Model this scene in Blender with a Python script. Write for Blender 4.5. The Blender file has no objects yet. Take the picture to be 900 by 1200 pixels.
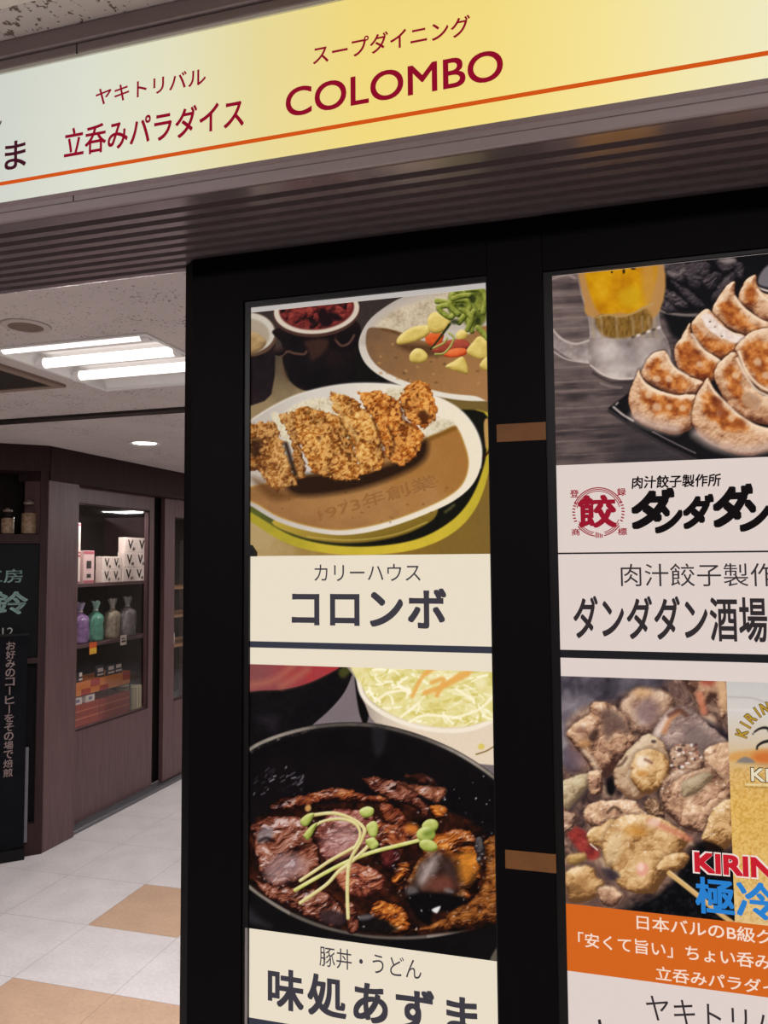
import bpy, bmesh, math, random
import numpy as np
from mathutils import Vector, Matrix
scene = bpy.context.scene
col = scene.collection
# ---------------------------------------------------------------- camera
FPX = 905.06                                    # focal length in pixels of the 900 x 1200 frame
CAM = np.array([0., 0., 1.60])
AX = np.array([[0.96161732, 0.27428078, -0.00788539],       # right
               [0.02483048, -0.05836322, 0.99798656],       # up
               [-0.27326832, 0.95987696, 0.0629336]])       # forward
cam = bpy.data.cameras.new('camera'); cam_o = bpy.data.objects.new('camera', cam); col.objects.link(cam_o)
cam.sensor_fit = 'VERTICAL'; cam.sensor_height = 36.0; cam.lens = FPX/1200*36.0; cam.clip_start = .02
cam_o.matrix_world = Matrix([[*(AX[0][i], AX[1][i], -AX[2][i]), CAM[i]] for i in range(3)]+[[0, 0, 0, 1]])
scene.camera = cam_o
# ---------------------------------------------------------------- world, exposure
w = bpy.data.worlds.new('world'); scene.world = w; w.use_nodes = True
w.node_tree.nodes['Background'].inputs[0].default_value = (1, .93, .88, 1)
w.node_tree.nodes['Background'].inputs[1].default_value = .10
vs = scene.view_settings
vs.view_transform = 'Standard'; vs.look = 'None'; vs.gamma = 1; vs.exposure = 0.0; vs.use_curve_mapping = False
TUBE = 1.5                                      # brightness of the fluorescent tubes as seen
LAMP = 13.0                                     # light each tube throws down into the passage, W
# ---------------------------------------------------------------- printed photographs (flat artwork on the posters)
import numpy as np
def vnoise(X, Y, s, seed=0, octv=3, gain=.55):
    """value noise 0..1 over the printed sheet"""
    rng = np.random.RandomState(seed); out = 0; amp = 1; tot = 0
    for o in range(octv):
        L = rng.rand(128, 128); u = X/s+31.7*o+50; v = Y/s+17.3*o+50
        iu = np.floor(u).astype(int); iv = np.floor(v).astype(int)
        fu = u-iu; fv = v-iv; fu = fu*fu*(3-2*fu); fv = fv*fv*(3-2*fv)
        a = L[iv % 128, iu % 128]; b = L[iv % 128, (iu+1) % 128]
        c = L[(iv+1) % 128, iu % 128]; d = L[(iv+1) % 128, (iu+1) % 128]
        out = out+amp*((a*(1-fu)+b*fu)*(1-fv)+(c*(1-fu)+d*fu)*fv); tot += amp; amp *= gain; s = s/2
    return out/tot
def worley(X, Y, s, seed=0):
    rng = np.random.RandomState(seed); P = rng.rand(64, 64, 2); V = rng.rand(64, 64)
    u = X/s+100; v = Y/s+100; iu = np.floor(u).astype(int); iv = np.floor(v).astype(int)
    F1 = np.full(X.shape, 9.); F2 = F1.copy(); val = F1*0
    for dx in (-1, 0, 1):
        for dy in (-1, 0, 1):
            q = P[(iv+dy) % 64, (iu+dx) % 64]
            d = np.hypot(iu+dx+q[..., 0]-u, iv+dy+q[..., 1]-v)
            m = d < F1; F2 = np.where(m, F1, np.minimum(F2, d)); val = np.where(m, V[(iv+dy) % 64, (iu+dx) % 64], val); F1 = np.where(m, d, F1)
    return F1, F2, val
def ramp(t, cols):
    c = np.array(cols, float); x = np.linspace(0, 1, len(c))
    return np.stack([np.interp(t, x, c[:, i]) for i in range(3)], -1)
def catmull(pts, n=6, closed=True):
    P = np.array(pts, float); N = len(P); out = []
    rngi = range(N if closed else N-1)
    for i in rngi:
        if closed: a, b, c, d = P[i-1], P[i], P[(i+1) % N], P[(i+2) % N]
        else: a, b, c, d = P[max(i-1, 0)], P[i], P[i+1], P[min(i+2, N-1)]
        for k in range(n):
            t = k/n
            out.append(.5*((2*b)+(c-a)*t+(2*a-5*b+4*c-d)*t*t+(3*b-a-3*c+d)*t**3))
    if not closed: out.append(P[-1])
    return np.array(out)
class Print:
    def __init__(s, x0, y0, x1, y1, S=2):
        s.x0, s.y0, s.S = x0, y0, S
        s.w = int((x1-x0)*S)+1; s.h = int((y1-y0)*S)+1
        s.X, s.Y = np.meshgrid(x0+np.arange(s.w)/S, y0+np.arange(s.h)/S)
        s.img = np.zeros((s.h, s.w, 3))
    def n(s, sc, seed=0, o=3, sx=1, sy=1): return vnoise(s.X*sx, s.Y*sy, sc, seed, o)
    def ell(s, cx, cy, rx, ry, a=0):
        ca, sa = np.cos(np.radians(a)), np.sin(np.radians(a)); dx, dy = s.X-cx, s.Y-cy
        u = dx*ca+dy*sa; v = -dx*sa+dy*ca
        k = np.sqrt((u/rx)**2+(v/ry)**2)+1e-6
        return k*(k-1)/(np.sqrt((u/rx**2)**2+(v/ry**2)**2)+1e-9)
    def poly(s, pts, smooth=True):
        P = catmull(pts) if smooth else np.array(pts, float)
        m = 14; X, Y = s.X, s.Y
        D = np.full(X.shape, 99.)
        i0 = max(int((P[:, 1].min()-m-s.y0)*s.S), 0); i1 = min(int((P[:, 1].max()+m-s.y0)*s.S)+2, s.h)
        j0 = max(int((P[:, 0].min()-m-s.x0)*s.S), 0); j1 = min(int((P[:, 0].max()+m-s.x0)*s.S)+2, s.w)
        if i1 <= i0 or j1 <= j0: return D
        x, y = X[i0:i1, j0:j1], Y[i0:i1, j0:j1]; d2 = np.full(x.shape, 1e9); ins = np.zeros(x.shape, bool)
        for a, b in zip(P, np.roll(P, -1, 0)):
            ex, ey = b-a; L = ex*ex+ey*ey+1e-12
            t = np.clip(((x-a[0])*ex+(y-a[1])*ey)/L, 0, 1)
            d2 = np.minimum(d2, (x-a[0]-t*ex)**2+(y-a[1]-t*ey)**2)
            if abs(ey) > 1e-9:
                ins ^= ((a[1] > y) != (b[1] > y)) & (x < a[0]+ex*(y-a[1])/ey)
        d = np.sqrt(d2); D[i0:i1, j0:j1] = np.where(ins, -d, d)
        return D
    def line(s, pts, w, smooth=True):
        P = catmull(pts, 6, False) if smooth and len(pts) > 2 else np.array(pts, float)
        W = np.linspace(w[0], w[1], len(P)) if isinstance(w, tuple) else np.full(len(P), w)
        D = np.full(s.X.shape, 99.); m = 12
        for k in range(len(P)-1):
            a, b = P[k], P[k+1]
            i0 = max(int((min(a[1], b[1])-m-s.y0)*s.S), 0); i1 = min(int((max(a[1], b[1])+m-s.y0)*s.S)+2, s.h)
            j0 = max(int((min(a[0], b[0])-m-s.x0)*s.S), 0); j1 = min(int((max(a[0], b[0])+m-s.x0)*s.S)+2, s.w)
            if i1 <= i0 or j1 <= j0: continue
            x, y = s.X[i0:i1, j0:j1], s.Y[i0:i1, j0:j1]; ex, ey = b-a; L = ex*ex+ey*ey+1e-12
            t = np.clip(((x-a[0])*ex+(y-a[1])*ey)/L, 0, 1)
            d = np.hypot(x-a[0]-t*ex, y-a[1]-t*ey)-(W[k]*(1-t)+W[k+1]*t)/2
            D[i0:i1, j0:j1] = np.minimum(D[i0:i1, j0:j1], d)
        return D
    def fill(s, d, col, soft=.8, a=1.):
        m = np.clip(.5-d/soft, 0, 1)*a
        s.img = s.img*(1-m[..., None])+np.asarray(col, float)*m[..., None]
    def light(s, h, lx=-.35, ly=-.75, k=1.):
        gy, gx = np.gradient(h*k, 1/s.S); q = np.sqrt(gx*gx+gy*gy+1)
        return (-gx*lx-gy*ly+.56)/q
    def lump(s, d, R, cols, na=1.2, ns=8, seed=1, lx=-.35, ly=-.75, soft=1, o=3, rough=0, spec=0, speccol=(255, 250, 245), a=1.):
        """a rounded morsel: dome profile plus grain, tone picked from a colour ramp"""
        if rough: d = d+(s.n(ns*.8, seed+7, 3)-.5)*rough*2
        t = np.clip(-d/R, 0, 1); g = s.n(ns, seed, o)
        h = R*np.sqrt(1-(1-t)**2)*.8+g*na*ns*.2
        L = s.light(h, lx, ly)
        c = ramp(np.clip(L*.62+.22+(g-.5)*.35, 0, 1), cols)
        if spec:
            sp = np.clip((L-.93)*14+(s.n(ns*.5, seed+3, 2)-.5)*1.2, 0, 1)[..., None]*spec
            c = c*(1-sp)+np.array(speccol, float)*sp
        s.fill(d, c, soft, a)
    def grain(s, amt=5, sc=1.5, seed=9): s.img = s.img+(s.n(sc, seed, 2)-.5)[..., None]*amt*2
    def out(s): return np.clip(s.img, 0, 255)/255.

def crumb(c, d, cols, seed, dirx=.3):
    """shaggy fried bread-crumb coating"""
    X, Y = c.X, c.Y
    wx = (vnoise(X, Y, 9, seed, 3)-.5)*12; wy = (vnoise(X, Y, 9, seed+1, 3)-.5)*12
    f1, f2, v = worley(X+wx, (Y+wy)*.8+X*dirx, 4.6, seed+2); fine = vnoise(X+wx*.5, Y+wy*.5, 3.2, seed+8, 3)
    rid = 1-np.abs(vnoise(X+wy, Y+wx, 6.5, seed+9, 3)-.5)*4
    h = (1-f1)*1.5+vnoise(X, Y, 14, seed+4, 3)*5+rid*1.3+fine*2.2
    dd = d+(vnoise(X, Y, 4.5, seed+5, 3)-.5)*7+(fine-.5)*4
    t = np.clip(-dd/11, 0, 1); h = h+7*np.sqrt(1-(1-t)**2)
    L = c.light(h, -.4, -.75)
    tone = np.clip(L*.36+.22+(vnoise(X, Y, 17, seed+6, 3)-.5)*.85+(fine-.5)*.75+(rid-.3)*.16+(v-.5)*.1, 0, 1)
    c.fill(dd, ramp(tone, cols), 1.4)
    c.fill(np.maximum(dd+1, .62-fine*1.0-.12), cols[-1], .12, .4)

def glaze(c, d, cols, seed, R=12, sc=13, spec=.8, ang=.4, con=1.35, speccol=(226, 208, 206)):
    """sauced, glossy meat: marbled tone with streaks, soft dome and wet glints"""
    X, Y = c.X, c.Y
    wx = (vnoise(X, Y, 18, seed, 2)-.5)*15; wy = (vnoise(X, Y, 18, seed+1, 2)-.5)*15
    u = X+wx; v = (Y+wy)*1.5+X*ang
    m = vnoise(u, v, sc, seed+2, 4, .6); f = vnoise(u*.7, v*1.3, sc*.35, seed+3, 3)
    d = d+(vnoise(X, Y, 7, seed+4, 3)-.5)*5
    t = np.clip(-d/R, 0, 1); dome = np.sqrt(1-(1-t)**2)
    L = c.light(R*.7*dome+m*sc*.5+f*1.3, -.3, -.8)
    tone = .46+(m-.5)*con+(f-.5)*.35+(L-.6)*.42-.38*np.exp(-t*R/2.6)
    col = ramp(np.clip(tone, 0, 1), cols)
    sp = np.clip((vnoise(u+40, v*1.2, sc*.75, seed+5, 3)-.6)*5+(f-.5)*2.2+(L-.75)*1.2, 0, 1)[..., None]*spec*np.clip(-d/4, 0, 1)[..., None]
    c.fill(d, col*(1-sp)+np.array(speccol, float)*sp, 1.3)

def paint_katsu():
    c = Print(288, 326, 582, 660); X, Y = c.X, c.Y
    c.img[:] = ramp(np.clip((Y-400)/80+(c.n(30, 2)-.5)*.6-(X-330)/400, 0, 1), [(52, 43, 40), (92, 76, 56), (140, 118, 84)])
    # warm table on the lower right
    c.fill(c.poly([(520, 455), (590, 440), (590, 670), (280, 670), (280, 585), (400, 640)]), ramp(np.clip((X-300)/280+(c.n(25, 3)-.5)*.5, 0, 1), [(172, 146, 100), (150, 118, 60), (128, 96, 36), (120, 92, 40)]), 6)
    c.fill(c.poly([(520, 462), (590, 462), (590, 500), (556, 492)]), (74, 52, 18), 14)
    # dark gap between plates
    c.fill(c.poly([(405, 420), (425, 405), (455, 452), (400, 456)]), (14, 11, 11), 8)
    # left pot
    c.fill(c.poly([(280, 408), (300, 415), (316, 407), (323, 396), (322, 440), (318, 462), (310, 470), (280, 480)], False), ramp(c.n(20, 4), [(14, 9, 11), (38, 24, 28)]), 2)
    c.fill(c.ell(292, 392, 33, 26), (84, 60, 46), 1.5); c.fill(c.ell(291, 390, 31, 23.5), (196, 186, 172), 2)
    c.fill(c.ell(289, 393, 27, 20), (164, 148, 128), 3)
    c.lump(c.poly([(288, 392), (296, 389), (304, 392), (312, 400), (306, 410), (290, 414)]), 8, [(110, 84, 56), (164, 132, 88), (205, 180, 135)], ns=9, seed=41, soft=3)
    # main dark pot
    body = c.poly([(324, 385), (330, 402), (331, 420), (335, 440), (350, 455), (368, 458), (395, 452), (414, 445), (417, 425), (416, 375)])
    c.fill(body, ramp(np.clip(c.n(22, 5)*.9-(Y-400)/160, 0, 1), [(9, 6, 8), (20, 12, 14), (44, 22, 20)]), 2)
    c.fill(c.poly([(330, 425), (337, 440), (338, 447), (332, 440)]), (90, 66, 46), 4, .7)
    c.fill(c.poly([(358, 400), (384, 398), (380, 412), (366, 422), (362, 412)]), (62, 38, 30), 5, .8)
    for p in ([(330, 417), (337, 412), (345, 414), (356, 415), (359, 412)], [(393, 398), (400, 405), (409, 402), (415, 393)]):
        c.fill(c.line(p, 2.4), (92, 62, 52), 2)
    c.lump(c.ell(327, 411, 7, 6), 5, [(10, 6, 8), (34, 22, 22), (70, 50, 46)], ns=8, seed=6)
    c.fill(c.line([(393, 398), (398, 378), (412, 376)], 3), (48, 24, 22), 4, .6)
    c.fill(c.ell(371, 366, 51, 29, -5), (70, 44, 36), 1.5); c.fill(c.ell(371, 363.5, 50, 27.5, -5), (206, 190, 172), 1.5)
    c.fill(c.ell(371, 362, 44, 24.5, -5), (96, 28, 26), 2.5)
    f1, f2, v = worley(X, Y, 8, 12); L = c.light((1-f1)*2.5+c.n(9, 13)*6)
    c.fill(c.ell(371, 361, 42.5, 24, -5), ramp(np.clip(L*.5+.05+(v-.5)*.5, 0, 1), [(30, 12, 14), (96, 32, 30), (142, 56, 48), (172, 92, 80)]), 3)
    for q in ((382, 375, 8, 8), (378, 368, 5, 6), (392, 371, 9, 4), (366, 376, 4, 3)): c.fill(c.ell(*q, 20), (26, 11, 15), 3)
    # far plate of vegetable curry
    far = [(421, 410), (422, 394), (432, 376), (448, 362), (470, 349), (500, 338), (600, 320), (620, 440), (600, 466), (560, 470), (520, 466), (480, 455), (450, 443), (430, 428)]
    c.fill(c.poly([(525, 462), (560, 468), (600, 462), (600, 482), (560, 484), (535, 477)]), (112, 88, 44), 3)
    c.fill(c.poly(far), ramp(np.clip((Y-345)/110, 0, 1), [(172, 160, 150), (196, 184, 172), (222, 212, 196)]), 1.3)
    c.fill(c.poly([(426, 405), (432, 385), (450, 366), (480, 350), (520, 340), (575, 330), (575, 372), (500, 392)]), (184, 170, 156), 4)
    rice = c.poly([(440, 384), (452, 371), (470, 360), (495, 352), (520, 344), (540, 344), (540, 372), (505, 382), (470, 392)])
    f1, f2, v = worley(X, Y, 3.2, 21); c.fill(rice, ramp(np.clip(c.n(9, 22)*.8+(1-f1)*.45-.15, 0, 1), [(158, 138, 112), (196, 178, 150), (214, 200, 176)]), 5)
    cur = c.poly([(431, 386), (444, 384), (466, 388), (500, 400), (540, 396), (575, 385), (580, 466), (556, 464), (520, 460), (484, 450), (452, 436), (436, 422), (429, 405)])
    c.fill(cur, ramp(np.clip((X-430)/190+(Y-390)/190+(c.n(14, 23)-.5)*.35, 0, 1), [(112, 82, 58), (132, 94, 60), (150, 106, 62), (158, 112, 68)]), 1.6)
    for i in range(26):
        rs = np.random.RandomState(i+60); c.fill(c.ell(440+rs.rand()*130, 395+rs.rand()*62, 1+rs.rand()*1.6, .8+rs.rand()), (96, 68, 42) if i % 2 else (176, 132, 84), 1.2, .7)
    c.fill(c.line([(448, 386), (458, 388), (467, 391)], 3), (98, 66, 34), 2)
    pot = [(130, 104, 40), (190, 160, 76), (218, 192, 108), (238, 220, 150)]
    c.fill(c.poly([(465, 404), (500, 404), (545, 410), (500, 418)]), (74, 46, 26), 6, .8)
    c.lump(c.poly([(498, 394), (506, 390), (520, 392), (514, 405), (502, 404)]), 6, [(140, 40, 16), (206, 84, 36), (226, 120, 62)], ns=8, seed=31)
    for k, q in enumerate(([(466, 396), (480, 385), (496, 381), (505, 383), (502, 392), (490, 399), (468, 404)], [(501, 374), (508, 366), (520, 368), (528, 376), (524, 386), (512, 391), (503, 387)],
                           [(480, 416), (486, 409), (494, 409), (501, 416), (498, 424), (488, 426), (481, 423)], [(534, 392), (541, 386), (548, 390), (546, 397), (538, 400)])):
        c.lump(c.poly(q), 6, pot, na=.8, ns=10, seed=32+k)
    c.lump(c.poly([(506, 408), (520, 400), (545, 398), (550, 408), (530, 412), (512, 415)]), 6, [(80, 26, 18), (150, 60, 44), (190, 90, 66)], ns=7, seed=37)
    c.lump(c.poly([(522, 412), (534, 408), (546, 409), (545, 416), (530, 419), (520, 417)]), 5, [(150, 44, 16), (214, 92, 42), (232, 130, 76)], ns=8, seed=38)
    for k, q in enumerate(([(547, 410), (554, 401), (562, 394), (574, 402), (574, 418), (564, 421), (550, 416)], [(522, 430), (532, 423), (542, 418), (547, 427), (548, 438), (538, 436)], [(562, 428), (570, 418), (578, 420), (578, 435), (568, 434)])):
        c.lump(c.poly(q), 7, pot, na=.6, ns=10, seed=45+k)
    c.fill(c.line([(505, 409), (516, 395), (527, 380)], (2, 3)), (34, 40, 16), 1.5)
    green = [(26, 30, 8), (72, 80, 22), (118, 124, 44), (164, 166, 78), (204, 202, 128)]
    c.fill(c.poly([(528, 342), (550, 338), (568, 340), (571, 368), (564, 382), (552, 384), (536, 372), (526, 366)]), ramp(c.n(7, 49), [(40, 44, 14), (96, 102, 36), (150, 152, 70)]), 4)
    gl = [[(512, 353), (522, 354), (532, 356)], [(514, 360), (524, 358), (532, 364), (528, 372), (518, 366), (514, 361)], [(530, 345), (528, 358), (536, 368)], [(536, 341), (548, 344), (556, 350), (562, 362)], [(548, 340), (562, 339), (569, 350), (566, 366)],
          [(533, 352), (545, 352), (550, 360), (544, 370), (538, 378)], [(555, 365), (550, 376), (553, 388)], [(560, 384), (566, 390), (571, 396)], [(531, 350), (540, 347), (550, 346)], [(541, 362), (552, 372), (548, 386)], [(526, 390), (532, 396), (528, 406)], [(508, 408), (520, 402), (524, 396)], [(510, 415), (520, 414), (528, 406)]]
    for k, q in enumerate(gl): c.lump(c.line(q, 6.5 if k < 10 else 2.5), 3, green if k < 10 else [(90, 90, 30), (160, 160, 80), (205, 200, 120)], na=.8, ns=5, seed=50+k)
    for q in ((554, 350, 4, 5), (541, 358, 3, 2.5), (560, 376, 3, 4), (533, 377, 5, 3)): c.fill(c.ell(*q), (28, 36, 10), 3, .8)
    # yellow under-plate
    c.fill(c.poly([(280, 596), (310, 622), (345, 640), (390, 649), (440, 650), (490, 643), (530, 625), (556, 598), (571, 560), (575, 520), (560, 480), (400, 500), (280, 560)]), ramp(np.clip(.5+(X-430)/300+(c.n(20, 61)-.5)*.3, 0, 1), [(150, 138, 40), (190, 166, 48), (206, 178, 52), (180, 158, 44)]), 1.5)
    c.fill(c.poly([(280, 588), (310, 610), (345, 629), (390, 639), (440, 640), (488, 632), (524, 614), (548, 590), (564, 556), (570, 520), (556, 480), (400, 500), (280, 560)]), ramp(np.clip((X-300)/150, 0, 1), [(84, 88, 34), (40, 42, 18), (16, 14, 8)]), 2)
    c.fill(c.poly([(320, 610), (350, 628), (395, 636), (440, 634), (480, 624), (510, 606), (500, 590), (400, 600)]), ramp(np.clip((X-320)/180+(Y-615)/60, 0, 1), [(176, 150, 54), (150, 122, 46), (116, 92, 30)]), 2)
    c.fill(c.line([(360, 629), (410, 633), (460, 627), (500, 612)], 1.6), (190, 166, 80), 1.5, .7)
    c.fill(c.line([(522, 600), (532, 592)], 3), (110, 108, 60), 3, .6)
    # white plate of cutlet curry
    plate = [(276, 508), (296, 491), (320, 476), (350, 462), (390, 452), (430, 449), (470, 452), (505, 462), (535, 477), (554, 497), (564, 522), (563, 548), (552, 570), (530, 588), (500, 602), (465, 615), (430, 624), (396, 627), (360, 622), (325, 611), (296, 594), (276, 580)]
    c.fill(c.poly(plate), ramp(np.clip((X-300)/230+(c.n(40, 62)-.5)*.2, 0, 1), [(184, 172, 160), (204, 194, 182), (226, 214, 196), (232, 218, 194)]), 1.2)
    c.fill(c.line(plate[1:12], 2.2), (232, 224, 212), 2, .55)
    f1, f2, v = worley(X, Y, 3.4, 63); rcol = ramp(np.clip(c.n(8, 64)*.7+(1-f1)*.5-.1, 0, 1), [(176, 156, 124), (212, 198, 168), (230, 220, 198)])
    for q in ([(328, 488), (350, 472), (375, 466), (400, 470), (400, 490), (330, 500)], [(318, 487), (328, 486), (340, 512), (336, 520)], [(490, 505), (512, 492), (530, 494), (532, 504), (510, 514), (495, 515)], [(455, 456), (478, 456), (470, 470), (455, 466)]): c.fill(c.poly(q), rcol, 4)
    pool = c.poly([(276, 576), (310, 568), (350, 560), (420, 545), (470, 528), (500, 514), (518, 508), (533, 501), (543, 520), (548, 543), (542, 565), (526, 580), (498, 594), (464, 607), (430, 616), (396, 620), (360, 615), (326, 604), (298, 588), (276, 582)])
    c.fill(pool-1.5, (176, 132, 60), 2)
    c.fill(pool, ramp(np.clip(.35+(X-300)/420-(Y-570)/300+(c.n(22, 65)-.5)*.5, 0, 1), [(128, 88, 48), (150, 104, 60), (166, 118, 68), (158, 106, 50)]), 2)
    c.fill(c.line([(505, 514), (520, 507), (533, 502)], 5), (122, 80, 26), 4)
    for i in range(40):
        rs = np.random.RandomState(i+160); c.fill(c.ell(310+rs.rand()*225, 555+rs.rand()*58, .7+rs.rand()*1.2, .6+rs.rand()*.7), (104, 68, 32), 1.2, .5*(pool.min() < 0))
    # dark sauce under the cutlet
    c.fill(c.poly([(335, 565), (360, 556), (420, 552), (470, 538), (496, 515), (502, 522), (496, 540), (470, 556), (425, 572), (380, 580), (345, 580)]), (38, 20, 8), 9)
    c.fill(c.poly([(296, 560), (330, 575), (345, 582), (318, 585)]), (92, 56, 26), 10, .8)
    lo = [(84, 46, 18), (118, 66, 24), (164, 104, 46), (196, 142, 78), (222, 180, 118)]
    mid = [(92, 50, 16), (136, 74, 22), (184, 114, 44), (214, 154, 76), (238, 200, 130)]
    hot = [(88, 44, 12), (136, 66, 18), (190, 108, 36), (220, 146, 62), (242, 192, 112)]
    crumb(c, c.poly([(286, 500), (300, 496), (320, 493), (326, 505), (333, 525), (340, 545), (348, 566), (341, 571), (330, 573), (324, 575), (317, 569), (309, 562), (303, 550), (286, 546)]), lo, 201)
    c.fill(c.poly([(292, 520), (300, 514), (307, 520), (304, 532), (294, 534)])+(c.n(4, 202)-.5)*8, (44, 22, 8), 5, .85)
    crumb(c, c.poly([(388, 463), (400, 461), (415, 470), (432, 483), (439, 495), (447, 520), (452, 538), (447, 548), (436, 553), (421, 557), (421, 545), (411, 518), (396, 488), (390, 476)]), mid, 211)
    c.fill(c.poly([(390, 472), (396, 470), (402, 484), (414, 500), (420, 520), (404, 494)]), (218, 184, 122), 5, .55)
    crumb(c, c.poly([(420, 460), (435, 458), (452, 461), (468, 470), (473, 490), (492, 501), (497, 513), (488, 532), (473, 545), (456, 538), (448, 522), (439, 494), (430, 480), (423, 470)]), hot, 221)
    crumb(c, c.poly([(470, 462), (483, 450), (498, 447), (507, 460), (512, 484), (508, 493), (498, 502), (488, 498), (477, 492), (470, 476)]), hot, 231)
    c.fill(c.poly([(490, 482), (498, 480), (503, 486), (500, 496), (493, 494)])+(c.n(4, 233)-.5)*8, (62, 26, 8), 5, .85)
    for q in ([(437, 490), (446, 515), (450, 535)], [(470, 478), (474, 492), (484, 500)], [(455, 500), (462, 520), (458, 534)]): c.fill(c.line(q, 2.5), (64, 28, 8), 4, .75)
    crumb(c, c.poly([(328, 488), (345, 485), (352, 520), (357, 545), (355, 560), (347, 558), (342, 520), (334, 502)]), lo, 241)
    crumb(c, c.poly([(346, 480), (360, 477), (372, 480), (393, 486), (400, 492), (411, 518), (420, 545), (420, 562), (407, 563), (390, 562), (373, 556), (362, 546), (352, 522), (346, 500)]), mid, 251)
    c.fill(c.line([(398, 489), (409, 512), (414, 523)], (1.5, 2)), (120, 80, 34), 1.6, .9)
    c.fill(c.line([(335, 520), (341, 540), (346, 556)], (5, 5)), (34, 18, 8), 4, .9)
    c.fill(c.ell(374, 514, 2.5, 3.5)+(c.n(3, 252)-.5)*4, (84, 42, 16), 4, .7)
    # sauce bottle edge at far right and dark clip bottom left
    c.fill(c.poly([(567, 496), (572, 492), (572, 520), (569, 524)]), (184, 140, 80), 2); c.fill(c.line([(575, 520), (572, 530), (566, 537)], 2), (52, 14, 12), 1.4)
    c.grain(4); return c

def paint_pork():
    c = Print(284, 770, 590, 1132); X, Y = c.X, c.Y
    c.img[:] = ramp(c.n(30, 2)*.5+.3, [(108, 96, 98), (128, 114, 116)])
    # soup bowl
    c.fill(c.poly([(280, 775), (416, 770), (412, 792), (403, 812), (388, 830), (368, 848), (330, 880), (280, 890)]), ramp(c.n(14, 3), [(8, 6, 9), (14, 11, 14), (22, 18, 20)]), 1.2)
    c.fill(c.poly([(398, 784), (410, 778), (412, 785), (404, 794), (398, 792)]), (66, 64, 28), 5)
    c.fill(c.poly([(270, 760), (420, 760), (402, 780), (390, 789), (366, 801), (340, 809), (310, 811), (270, 809)]), (34, 24, 22), 1.2)
    c.fill(c.poly([(270, 760), (420, 760), (400, 780), (388, 788), (364, 799.5), (338, 807), (310, 809), (270, 807)]), ramp(np.clip((X-290)/100+(c.n(18, 4)-.5)*.6, 0, 1), [(128, 70, 70), (140, 66, 68), (152, 58, 60), (166, 50, 54)]), 1.4)
    for q in ([(293, 803), (318, 798), (334, 788), (344, 779)], [(330, 804), (345, 795), (360, 785)]): c.fill(c.line(q, 8), (170, 102, 80), 7, .6)
    c.fill(c.poly([(300, 840), (325, 838), (322, 855), (312, 850)]), (42, 36, 40), 12, .6)
    # salad bowl
    c.fill(c.poly([(416, 770), (420, 810), (432, 832), (428, 850), (421, 835), (416, 800)]), (10, 7, 8), 2)
    c.fill(c.poly([(417, 765), (419, 800), (428, 826), (438, 845), (470, 870), (560, 895), (600, 880), (600, 765)]), ramp(np.clip((X-420)/60, 0, 1), [(150, 136, 124), (206, 188, 168), (224, 204, 180)]), 1.5)
    c.fill(c.line([(558, 884), (570, 880), (580, 874)], 1.5), (120, 90, 40), 1.2); c.fill(c.ell(564, 875, 4, 3.5), (214, 190, 96), 2)
    c.fill(c.line([(418, 782), (424, 812), (440, 830), (470, 846), (505, 855), (540, 856), (565, 850), (585, 840)], 5), (238, 226, 206), 2)
    sal = c.poly([(421, 765), (426, 808), (441, 826), (470, 842), (505, 851), (540, 852), (565, 846), (590, 836), (590, 765)])
    c.fill(sal, ramp(np.clip(c.n(12, 5)*1.1-.05, 0, 1), [(196, 180, 92), (220, 206, 132), (232, 220, 164), (242, 232, 192)]), 2)
    for i in range(260):
        rs = np.random.RandomState(i+300); x0 = 424+rs.rand()*150; y0 = 776+rs.rand()*72; a = rs.rand()*3.14; l = 8+rs.rand()*22
        q = [(x0, y0), (x0+l*.5*np.cos(a)+rs.rand()*6-3, y0+l*.3*np.sin(a)+rs.rand()*6-3), (x0+l*np.cos(a), y0+l*.6*np.sin(a))]
        dd = np.maximum(c.line(q, 1.6+rs.rand()*2.4), sal+1)
        c.fill(dd+.3, [(240, 230, 186), (228, 216, 150), (250, 244, 214), (206, 190, 100), (222, 208, 134)][i % 5], 1.6, .85)
    for q, w in (([(483, 816), (492, 798), (502, 784)], 4.5), ([(498, 812), (520, 804), (548, 790)], 6), ([(506, 800), (520, 796), (512, 815)], 5), ([(500, 790), (512, 782), (530, 780)], 4), ([(520, 803), (540, 790), (552, 786)], 5)):
        c.fill(c.line(q, w), (226, 166, 82), 3, .9)
    for q in ([(440, 822), (455, 812), (480, 808)], [(480, 846), (500, 838), (540, 842)], [(530, 842), (560, 832), (576, 818)], [(470, 840), (490, 825)], [(535, 808), (552, 818), (556, 824)]): c.fill(c.line(q, 3), (250, 240, 208), 2, .9)
    # big black bowl
    rim = [(262, 905), (290, 877), (320, 862), (360, 851), (400, 846.5), (440, 848), (480, 857), (520, 872), (552, 889), (584, 912), (610, 940), (625, 1000), (610, 1050), (584, 1076), (555, 1089), (500, 1100), (450, 1101), (410, 1096), (370, 1086), (330, 1068), (290, 1041), (262, 1015)]
    c.fill(c.poly([(255, 900), (400, 845), (600, 925), (640, 1000), (600, 1090), (586, 1132), (280, 1132)], False) if 0 else c.poly([(250, 1010), (300, 1030), (430, 1080), (600, 1060), (600, 1140), (250, 1140)], False), ramp(c.n(16, 6), [(6, 5, 6), (16, 14, 15)]), 1)
    c.fill(c.poly([(289, 1060), (300, 1072), (318, 1086), (300, 1084), (289, 1078)]), (44, 40, 44), 8, .8)
    c.fill(c.poly([(574, 1127), (584, 1108), (590, 1108), (590, 1132)]), (88, 80, 70), 2)
    R = c.poly(rim); c.fill(R, (20, 17, 18), 1.2)
    up = np.clip((950-Y)/40, 0, 1); lw = 1-up
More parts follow.
